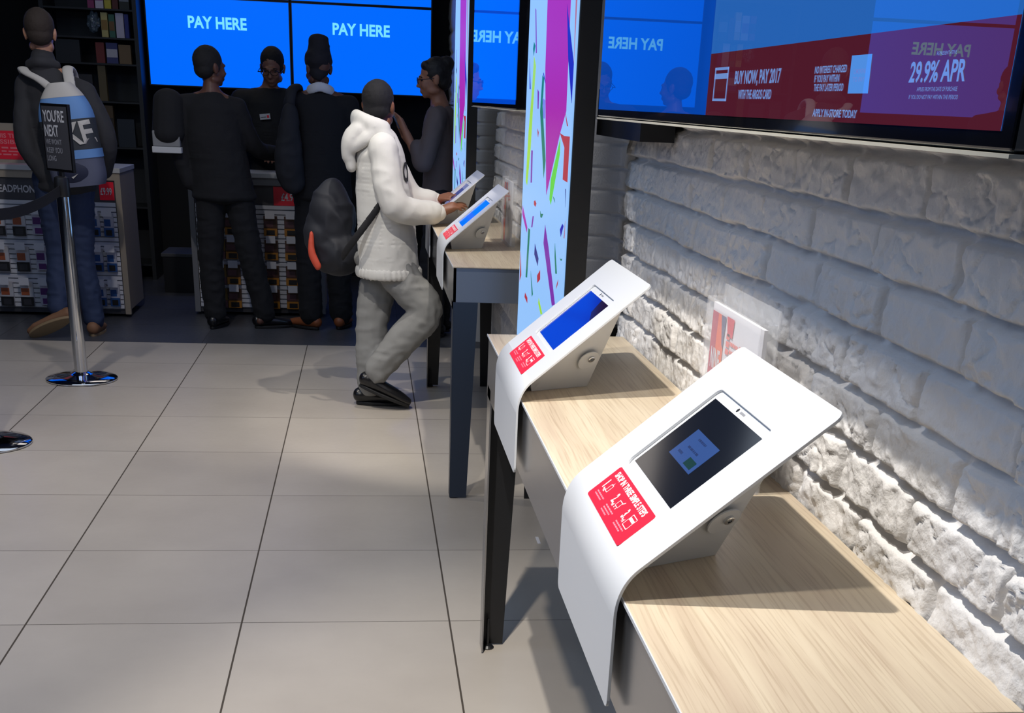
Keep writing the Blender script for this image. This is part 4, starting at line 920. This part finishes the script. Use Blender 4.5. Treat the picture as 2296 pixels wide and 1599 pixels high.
hd = coat(boy, 'hoodie', hood, tf, [(.060, 5.90, 1.255), (.062, 5.90, 1.17), (.075, 5.90, 1.0), (.09, 5.90, .83), (.10, 5.90, .655)], [.07, .150, .158, .165, .175], [.065, .112, .128, .140, .150], sh, el, [(.305, 6.10, .955), (.305, 5.795, .925)], (.068, .066, .050), wrk=.009)
B = Blob(); B.chain([(.305, 5.795, .925), (.33, 5.80, .926)], [.044, .038]); B.chain([(.305, 6.10, .955), (.33, 6.10, .957)], [.044, .038]); B.build('cuffs', hood, hd, voxel=.006)
B = Blob()
for i in range(40):
    a = 2*PI*i/40; B.ell((.10+.148*math.cos(a), 5.90+.172*math.sin(a), .645), (.014, .014, .030), n=8, m=6)
B.build('ribbed_hem', hood, hd, voxel=.007)
B = Blob()                                                           # hood lying on the back, open at the top
for i in range(17):
    a = -2.0+4.0*i/16; c_ = (.045-.085*math.cos(a)*1.05, 5.90+.10*math.sin(a), 1.285+.03*math.cos(a))
    B.ell(c_, (.030, .034, .042), n=12, m=8)
B.chain([(-.03, 5.86, 1.27), (-.065, 5.86, 1.23), (-.088, 5.86, 1.175)], [(.045, .085, .04), (.046, .080, .05), (.030, .060, .05)])
B.chain([(-.085, 5.86, 1.19), (-.07, 5.86, 1.11)], [(.030, .055, .03), (.024, .05, .025)])
B.chain([(.06, 5.80, 1.285), (.0, 5.79, 1.235), (-.06, 5.81, 1.19)], [.026, .028, .022]); B.chain([(.11, 5.80, 1.24), (.07, 5.79, 1.26), (.02, 5.80, 1.25)], [.022, .026, .024])
B.build('hood', hood, hd, voxel=.007, smooth=14, wrinkle=.004, wscale=12)
from mathutils.bvhtree import BVHTree                                # print the chest letters onto the curved cloth
bvh = BVHTree.FromPolygons([v.co for v in hd.data.vertices], [p.vertices for p in hd.data.polygons])
nd = V((.55, -.83, .05)).normalized(); xd = V((.83, .55, 0)).normalized(); b = MB(); text(b, 'OS', -.035, -.045, .10, .09, mat('hoodie_dark_print', (30, 30, 34), .8), frame((.215, 5.80, 1.10), xd, nd.cross(xd), nd), .0, .03)
mi = hd.matrix_world.inverted(); nv = []
for v in b.v:
    h_ = bvh.ray_cast(V(v)+nd*.3, -nd); nv.append(tuple(h_[0]+nd*.004) if h_[0] else v)
b.v = nv; o = b.build('hoodie_lettering', hd, label='dark letters on the chest'); o.matrix_parent_inverse = Matrix()
trousers(boy, hp, kn, [(.008, 5.885, .10), (.04, 5.80, .185)], jog, .70, (.098, .080, .062), .6, wr=.012)
shoes(boy, [(.005, 5.885, .083), (.045, 5.80, .160)], (.0, -.05), mat('black_leather', (14, 14, 17), .3), .98, pitch=(0, .38))
# bag and strap of the boy
t = thing('shoulder_bag', (-.17, 5.97, .84), math.radians(10), 'dark soft shoulder bag with an orange patch hanging behind the boy in the white hoodie', 'bag')
bpy.context.view_layer.update()
dkb = mat('dark_blue_black_nylon', (15, 18, 28), .7)
B = Blob(); B.ell((-.165, 5.99, .86), (.105, .10, .19), n=24, m=18); B.ell((-.14, 5.98, .72), (.125, .105, .11), n=24, m=18); B.ell((-.20, 5.98, .78), (.10, .08, .15), n=24, m=18)
B.build('pouch', dkb, t, voxel=.009, wrinkle=.022, wscale=9)
B = Blob(); B.chain([(-.262, 5.915, .79), (-.262, 5.905, .72), (-.235, 5.895, .66)], [(.012, .014, .03), (.018, .016, .03), (.018, .012, .02)]); B.build('patch', mat('orange_red_patch', (170, 60, 38), .7), t, voxel=.006, label='orange red patch')
B = Blob(); B.chain([(-.115, 5.83, .72), (-.06, 5.755, .80), (.0, 5.735, .88), (.055, 5.745, .955), (.085, 5.80, 1.02)], [(.010, .008, .026)]*5, .2); B.build('strap', mat('black_webbing', (16, 16, 20), .8), t, voxel=.006)

# --- schoolboy in black
blk = mat('black_school_cloth', (11, 12, 17), .9, bump=(400, .2, .001)); dsk = skinD('dark_skin', (92, 60, 48)); bh = mat('black_cropped_hair', (16, 15, 18), .8)
sp = [(-.925, 7.95, 1.395), (-.925, 7.95, 1.30), (-.915, 7.95, 1.13), (-.895, 7.95, .98), (-.88, 7.95, .85)]
sh = [(-1.09, 7.95, 1.32), (-.775, 7.95, 1.31)]; el = [(-1.13, 7.93, 1.07), (-.685, 8.0, 1.10)]; wr = [(-1.08, 7.93, .88), (-.575, 8.16, 1.055)]
hp = [(-.96, 7.95, .83), (-.80, 7.95, .83)]; kn = [(-.985, 7.94, .45), (-.735, 7.94, .45)]; an = [(-.975, 7.93, .085), (-.665, 7.96, .085)]
p_, Hm, tf, R = person('schoolboy in black blazer standing with legs apart at the till, head turned right', (-.925, 7.955, 1.535), -.85, 0, sp, sh, el, wr, hp, kn, an, (PI*.42, PI*.3), dsk, k=.95,
     hands=(((-.575, 8.16, 1.055), (.3, .9, .05), (0, 0, 1), (-.9, .3, 0), .9, .5),))
hair_short(p_, Hm, bh)
coat(p_, 'blazer', blk, tf, [(-.925, 7.95, 1.375), (-.925, 7.95, 1.30), (-.915, 7.95, 1.13), (-.895, 7.95, .96), (-.88, 7.95, .80)], [.07, .165, .175, .18, .20], [.065, .11, .125, .13, .14], sh, el, wr, (.062, .052, .044), wrk=.008)
trousers(p_, hp, kn, [(-.975, 7.93, .10), (-.665, 7.96, .10)], blk, .85, (.095, .078, .070), .8)
shoes(p_, an, (PI*.42, PI*.12), mat('black_leather', (14, 14, 17), .3), 1.0)
B = Blob(); B.chain([(-.90, 7.99, 1.405), (-.865, 7.985, 1.385), (-.84, 7.99, 1.36)], [.012, .013, .01]); B.build('shirt_collar', mat('white_shirt_cotton', (200, 202, 208), .8), p_, voxel=.005, label='sliver of white collar')
t = thing('school_bag', (-1.19, 7.93, 1.2), 0, 'black backpack with pale grey and white lower panel beside the schoolboy in black', 'bag')
bpy.context.view_layer.update()
B = Blob(); B.chain([(-1.175, 7.90, 1.34), (-1.185, 7.88, 1.16)], [(.09, .075, .07), (.098, .08, .07)]); B.build('body', blk, t, voxel=.009)
b = MB(); b.box((-.082, -.098, -.115), (.078, -.045, -.025), mat('pale_grey_nylon', (118, 120, 122), .7)); b.build('grey_panel', t, label='pale grey panel', bevel=.006)
b = MB(); b.box((-.088, -.10, -.150), (.084, -.04, -.115), mat('white_nylon', (176, 178, 180), .7)); b.build('white_band', t, label='white band', bevel=.004)

# --- customer with the tall head wrap
sp = [(-.275, 7.95, 1.43), (-.270, 7.95, 1.33), (-.27, 7.95, 1.15), (-.27, 7.95, 1.0), (-.28, 7.95, .87)]
sh = [(-.435, 7.95, 1.36), (-.105, 7.95, 1.355)]; el = [(-.47, 8.0, 1.10), (-.065, 7.99, 1.09)]; wr = [(-.42, 8.14, 1.0), (-.12, 8.14, 1.0)]
hp = [(-.36, 7.95, .86), (-.20, 7.95, .86)]; kn = [(-.375, 7.95, .46), (-.185, 7.95, .46)]; an = [(-.37, 7.95, .085), (-.175, 8.0, .085)]
p_, Hm, tf, R = person('customer in black blazer with white collar and tall dark head wrap, seen from behind', (-.285, 7.955, 1.555), .45, .18, sp, sh, el, wr, hp, kn, an, (PI*.78, PI*.42), dsk, k=.95,
     hands=(((-.42, 8.14, 1.0), (.3, .9, 0), (0, 0, 1), (.9, -.3, 0), .9, .5), ((-.12, 8.14, 1.0), (-.3, .9, 0), (0, 0, 1), (-.9, -.3, 0), .9, .5)))
wrap_m = mat('dark_head_wrap_cloth', (18, 17, 26), .85, bump=(200, .4, .002))
B = Blob(); B.ell((-.283, 7.948, 1.60), (.082, .095, .075), n=22, m=16); B.chain([(-.283, 7.95, 1.62), (-.278, 7.95, 1.67), (-.280, 7.95, 1.715)], [(.072, .074, .04), (.064, .062, .04), (.058, .056, .028)]); B.chain([(-.32, 7.93, 1.55), (-.283, 7.90, 1.52), (-.245, 7.93, 1.55)], [.03, .035, .03])
B.build('head_wrap', wrap_m, p_, voxel=.007, smooth=2, wrinkle=.008, wscale=18)
cb = coat(p_, 'blazer', blk, tf, [(-.275, 7.95, 1.40), (-.270, 7.95, 1.33), (-.27, 7.95, 1.15), (-.275, 7.95, .98), (-.28, 7.95, .82)], [.075, .17, .178, .182, .19], [.07, .115, .13, .135, .14], sh, el, wr, (.062, .052, .044))
B = Blob()
for i in range(30):
    a = 2*PI*i/30; B.ell((-.275+.073*math.cos(a), 7.952+.072*math.sin(a), 1.435-.018*math.sin(a)-.012*abs(math.cos(a))), (.014, .014, .030), n=10, m=8)
B.build('shirt_collar', mat('white_shirt_cotton', (200, 202, 208), .8), p_, voxel=.006, label='white shirt collar')
trousers(p_, hp, kn, [(-.37, 7.95, .10), (-.175, 8.0, .10)], blk, .88, (.098, .080, .076), .8)
shoes(p_, an, (PI*.78, PI*.42), mat('tan_leather', (128, 70, 36), .5), .98, label='tan leather shoe')
t = thing('shoulder_bag', (-.46, 7.85, 1.05), 0, 'long dark slouchy bag on the left shoulder of the customer in the tall head wrap', 'bag')
bpy.context.view_layer.update()
B = Blob(); B.chain([(-.455, 7.83, 1.30), (-.465, 7.82, 1.15), (-.47, 7.82, 1.0), (-.45, 7.82, .90)], [(.045, .035, .06), (.075, .05, .07), (.09, .06, .08), (.075, .05, .06)]); B.build('pouch', mat('dark_navy_bag_cloth', (13, 16, 25), .8), t, voxel=.009, wrinkle=.012)
B = Blob(); B.chain([(-.455, 7.84, 1.32), (-.445, 7.88, 1.42), (-.41, 7.95, 1.445), (-.40, 8.03, 1.40)], [(.03, .02, .03), (.035, .02, .02), (.03, .025, .02), (.02, .02, .02)]); B.build('strap', mat('dark_navy_bag_cloth', (13, 16, 25), .8), t, voxel=.007)

# --- member of staff behind the till
sp = [(-.655, 9.0, 1.43), (-.66, 9.0, 1.34), (-.67, 9.0, 1.16), (-.67, 9.0, 1.0), (-.67, 9.0, .88)]
sh = [(-.855, 9.0, 1.355), (-.485, 9.0, 1.37)]; el = [(-.86, 8.92, 1.12), (-.45, 8.93, 1.12)]; wr = [(-.70, 8.72, 1.05), (-.60, 8.72, 1.04)]
hp = [(-.75, 9.0, .86), (-.59, 9.0, .86)]; kn = [(-.76, 9.0, .46), (-.58, 9.0, .46)]; an = [(-.76, 9.02, .085), (-.57, 9.02, .085)]
p_, Hm, tf, R = person('shop worker in black shirt, glasses and white name badge, behind the till', (-.63, 8.97, 1.565), PI-.12, .28, sp, sh, el, wr, hp, kn, an, (-PI*.5, -PI*.5), skinD('olive_skin', (132, 92, 74)), k=.98,
     hands=(((-.70, 8.72, 1.05), (.55, -.7, -.2), (-.2, -.2, .9), (.6, .5, 0), .95, .6), ((-.60, 8.72, 1.04), (-.3, -.9, -.15), (0, -.1, .9), (-.9, .2, 0), .95, .7)))
hair_short(p_, Hm, bh, up=.006)
coat(p_, 'shirt', mat('black_work_shirt', (15, 16, 19), .8), tf, [(-.655, 9.0, 1.415), (-.66, 9.0, 1.34), (-.67, 9.0, 1.16), (-.67, 9.0, 1.0), (-.67, 9.0, .86)], [.07, .17, .175, .165, .165], [.065, .112, .13, .125, .125], sh, el, wr, (.068, .058, .036))
trousers(p_, hp, kn, an, blk, .88, (.092, .074, .066), .8)
b = MB(); F = frame((-.715, 8.862, 1.235), (.99, 0, .12), (-.12, 0, .99), (0, -1, 0)); b.prism([(0, 0), (.07, 0), (.07, .036), (0, .036)], mat('white_badge', (190, 190, 192), .5), F, 0, .003)
b.prism([(.048, .008), (.062, .008), (.062, .026), (.048, .026)], redm, F, .003, .0035); bars(b, .006, .012, .036, .006, hdr, F, .0036, n=2, seed=3)
o = b.build('name_badge', p_, label='white name badge with red square'); 
def glasses(par, Hm, m, k=1):
    b = MB()
    for s_ in (-1, 1):
        for i in range(24):
            a0, a1 = 2*PI*i/24, 2*PI*(i+1)/24
            c = lambda a, r: (s_*.032+r*math.cos(a)*1.15, .104, -.006+r*math.sin(a)*.8)
            q = [V(c(a0, .022)), V(c(a1, .022)), V(c(a1, .0255)), V(c(a0, .0255))]; q2 = [v+V((0, .003, 0)) for v in q]
            b.add([Hm @ v for v in q+q2], [(3, 2, 1, 0), (4, 5, 6, 7), (0, 1, 5, 4), (2, 3, 7, 6)], m)
        b.box((s_*.060-.002, .105, -.004), (s_*.079+.002, .108, .001), m, Hm) if s_ > 0 else b.box((-.081, .105, -.004), (-.058, .108, .001), m, Hm)
        b.box((s_*.080-.0015, -.01, -.003), (s_*.080+.0015, .106, .001), m, Hm)
    b.box((-.008, .105, -.003), (.008, .108, .001), m, Hm)
    return b.build('glasses', par)
glasses(p_, Hm, mat('black_glasses_frame', (10, 10, 12), .3))
eyeM = mat('eye_dark', (24, 18, 16), .2)
def eyes(par, Hm):
    for s_ in (-1, 1):
        b = Blob(Hm); b.ell((s_*.031, .0775, -.004), (.013, .010, .007)); b.build('eye', eyeM, par, voxel=.002)
        b = Blob(Hm); b.chain([(s_*.016, .092, .013), (s_*.032, .091, .017), (s_*.050, .078, .011)], [.0035, .004, .003], .5); b.build('eyebrow', bh, par, voxel=.002)
eyes(p_, Hm)

# --- woman with glasses holding a phone
tp = mat('taupe_knit_top', (98, 86, 86), .9, bump=(400, .3, .001)); dkt = mat('charcoal_trousers', (24, 24, 30), .85)
sp = [(.44, 7.80, 1.38), (.455, 7.80, 1.28), (.46, 7.80, 1.12), (.465, 7.80, .98), (.47, 7.80, .86)]
sh = [(.42, 7.66, 1.31), (.46, 7.95, 1.31)]; el = [(.34, 7.63, 1.06), (.38, 7.98, 1.08)]; wr = [(.235, 7.70, 1.22), (.23, 7.85, 1.20)]
hp = [(.46, 7.72, .85), (.47, 7.88, .85)]; kn = [(.40, 7.73, .46), (.45, 7.88, .46)]; an = [(.42, 7.74, .085), (.47, 7.9, .085)]
p_, Hm, tf, R = person('woman in grey-brown top and glasses, dark hair in a bun, holding a phone', (.405, 7.80, 1.525), PI/2, .12, sp, sh, el, wr, hp, kn, an, (PI, PI), skinD('warm_skin', (158, 108, 84)), k=.95,
     hands=(((.235, 7.70, 1.22), (-.45, .15, .85), (.3, -.9, 0), (-.3, .9, 0), .85, .5), ((.23, 7.85, 1.20), (-.4, -.25, .85), (.3, .9, 0), (-.3, -.9, 0), .85, .5)))
hm = mat('dark_brown_hair', (22, 18, 20), .6, bump=(200, .5, .002))
B = Blob(Hm); B.ell((0, -.022, .034), (.083, .094, .09), n=24, m=18); B.ell((0, -.055, -.02), (.066, .055, .055), n=20, m=14); B.ell((0, -.085, .075), (.055, .05, .048), n=20, m=14); B.ell((0, .045, .075), (.06, .03, .03))
B.build('hair', hm, p_, voxel=.006, smooth=2, wrinkle=.005, wscale=40, label='dark hair tied in a high bun')
coat(p_, 'top', tp, tf, [(.445, 7.80, 1.355), (.455, 7.80, 1.28), (.46, 7.80, 1.12), (.465, 7.80, .98), (.47, 7.80, .84)], [.075, .150, .155, .150, .170], [.065, .115, .135, .12, .135], sh, el, [(.30, 7.66, 1.14), (.30, 7.9, 1.13)], (.064, .056, .044), wrk=.009)
trousers(p_, hp, kn, an, dkt, .88, (.098, .076, .064), .8); shoes(p_, an, (PI, PI), mat('black_leather', (14, 14, 17), .3), .9)
glasses(p_, Hm, mat('black_glasses_frame', (10, 10, 12), .3)); eyes(p_, Hm)
t = thing('mobile_phone', (.165, 7.775, 1.30), 0, 'mobile phone held up in front of the woman with glasses', 'phone'); t.rotation_euler = (0, -.5, 0)
b = MB(); b.prism(rrect(-.035, -.07, .035, .07, .008), mat('phone_shell', (70, 90, 120), .3), frame((0, 0, 0), (0, 1, 0), (0, 0, 1), (1, 0, 0)), -.004, .004); b.build('shell', t, bevel=.001)
b = MB(); b.prism(rrect(-.031, -.06, .031, .06, .003), mat('phone_screen', (8, 10, 14), .1, emit=(110, 130, 160), es=.6), frame((.004, 0, 0), (0, 1, 0), (0, 0, 1), (1, 0, 0)), 0, .0006); b.build('screen', t)

# --- shopper out of the direct view whose head shows mirrored in the near television
sp = [(-2.95, 7.60, 1.46), (-2.95, 7.60, 1.36), (-2.95, 7.60, 1.18), (-2.95, 7.60, 1.02), (-2.95, 7.60, .88)]
sh = [(-3.12, 7.60, 1.39), (-2.78, 7.60, 1.39)]; el = [(-3.16, 7.58, 1.13), (-2.74, 7.58, 1.13)]; wr = [(-3.14, 7.70, .92), (-2.76, 7.70, .92)]
hp = [(-3.03, 7.60, .88), (-2.87, 7.60, .88)]; kn = [(-3.03, 7.62, .47), (-2.87, 7.62, .47)]; an = [(-3.03, 7.60, .085), (-2.87, 7.60, .085)]
p_, Hm, tf, R = person('dark-clothed shopper at the far left, seen only mirrored in the near television', (-2.95, 7.60, 1.63), 0, 0, sp, sh, el, wr, hp, kn, an, (PI*.5, PI*.5), skinD('light_skin', (168, 122, 98)))
hair_short(p_, Hm, bh)
coat(p_, 'jacket', blk, tf, sp, [.07, .18, .18, .18, .185], [.065, .115, .13, .13, .135], sh, el, wr, (.068, .058, .048))
trousers(p_, hp, kn, an, blk, .9, (.095, .078, .066), .8); shoes(p_, an, (PI*.5, PI*.5), mat('black_leather', (14, 14, 17), .3), 1.0)
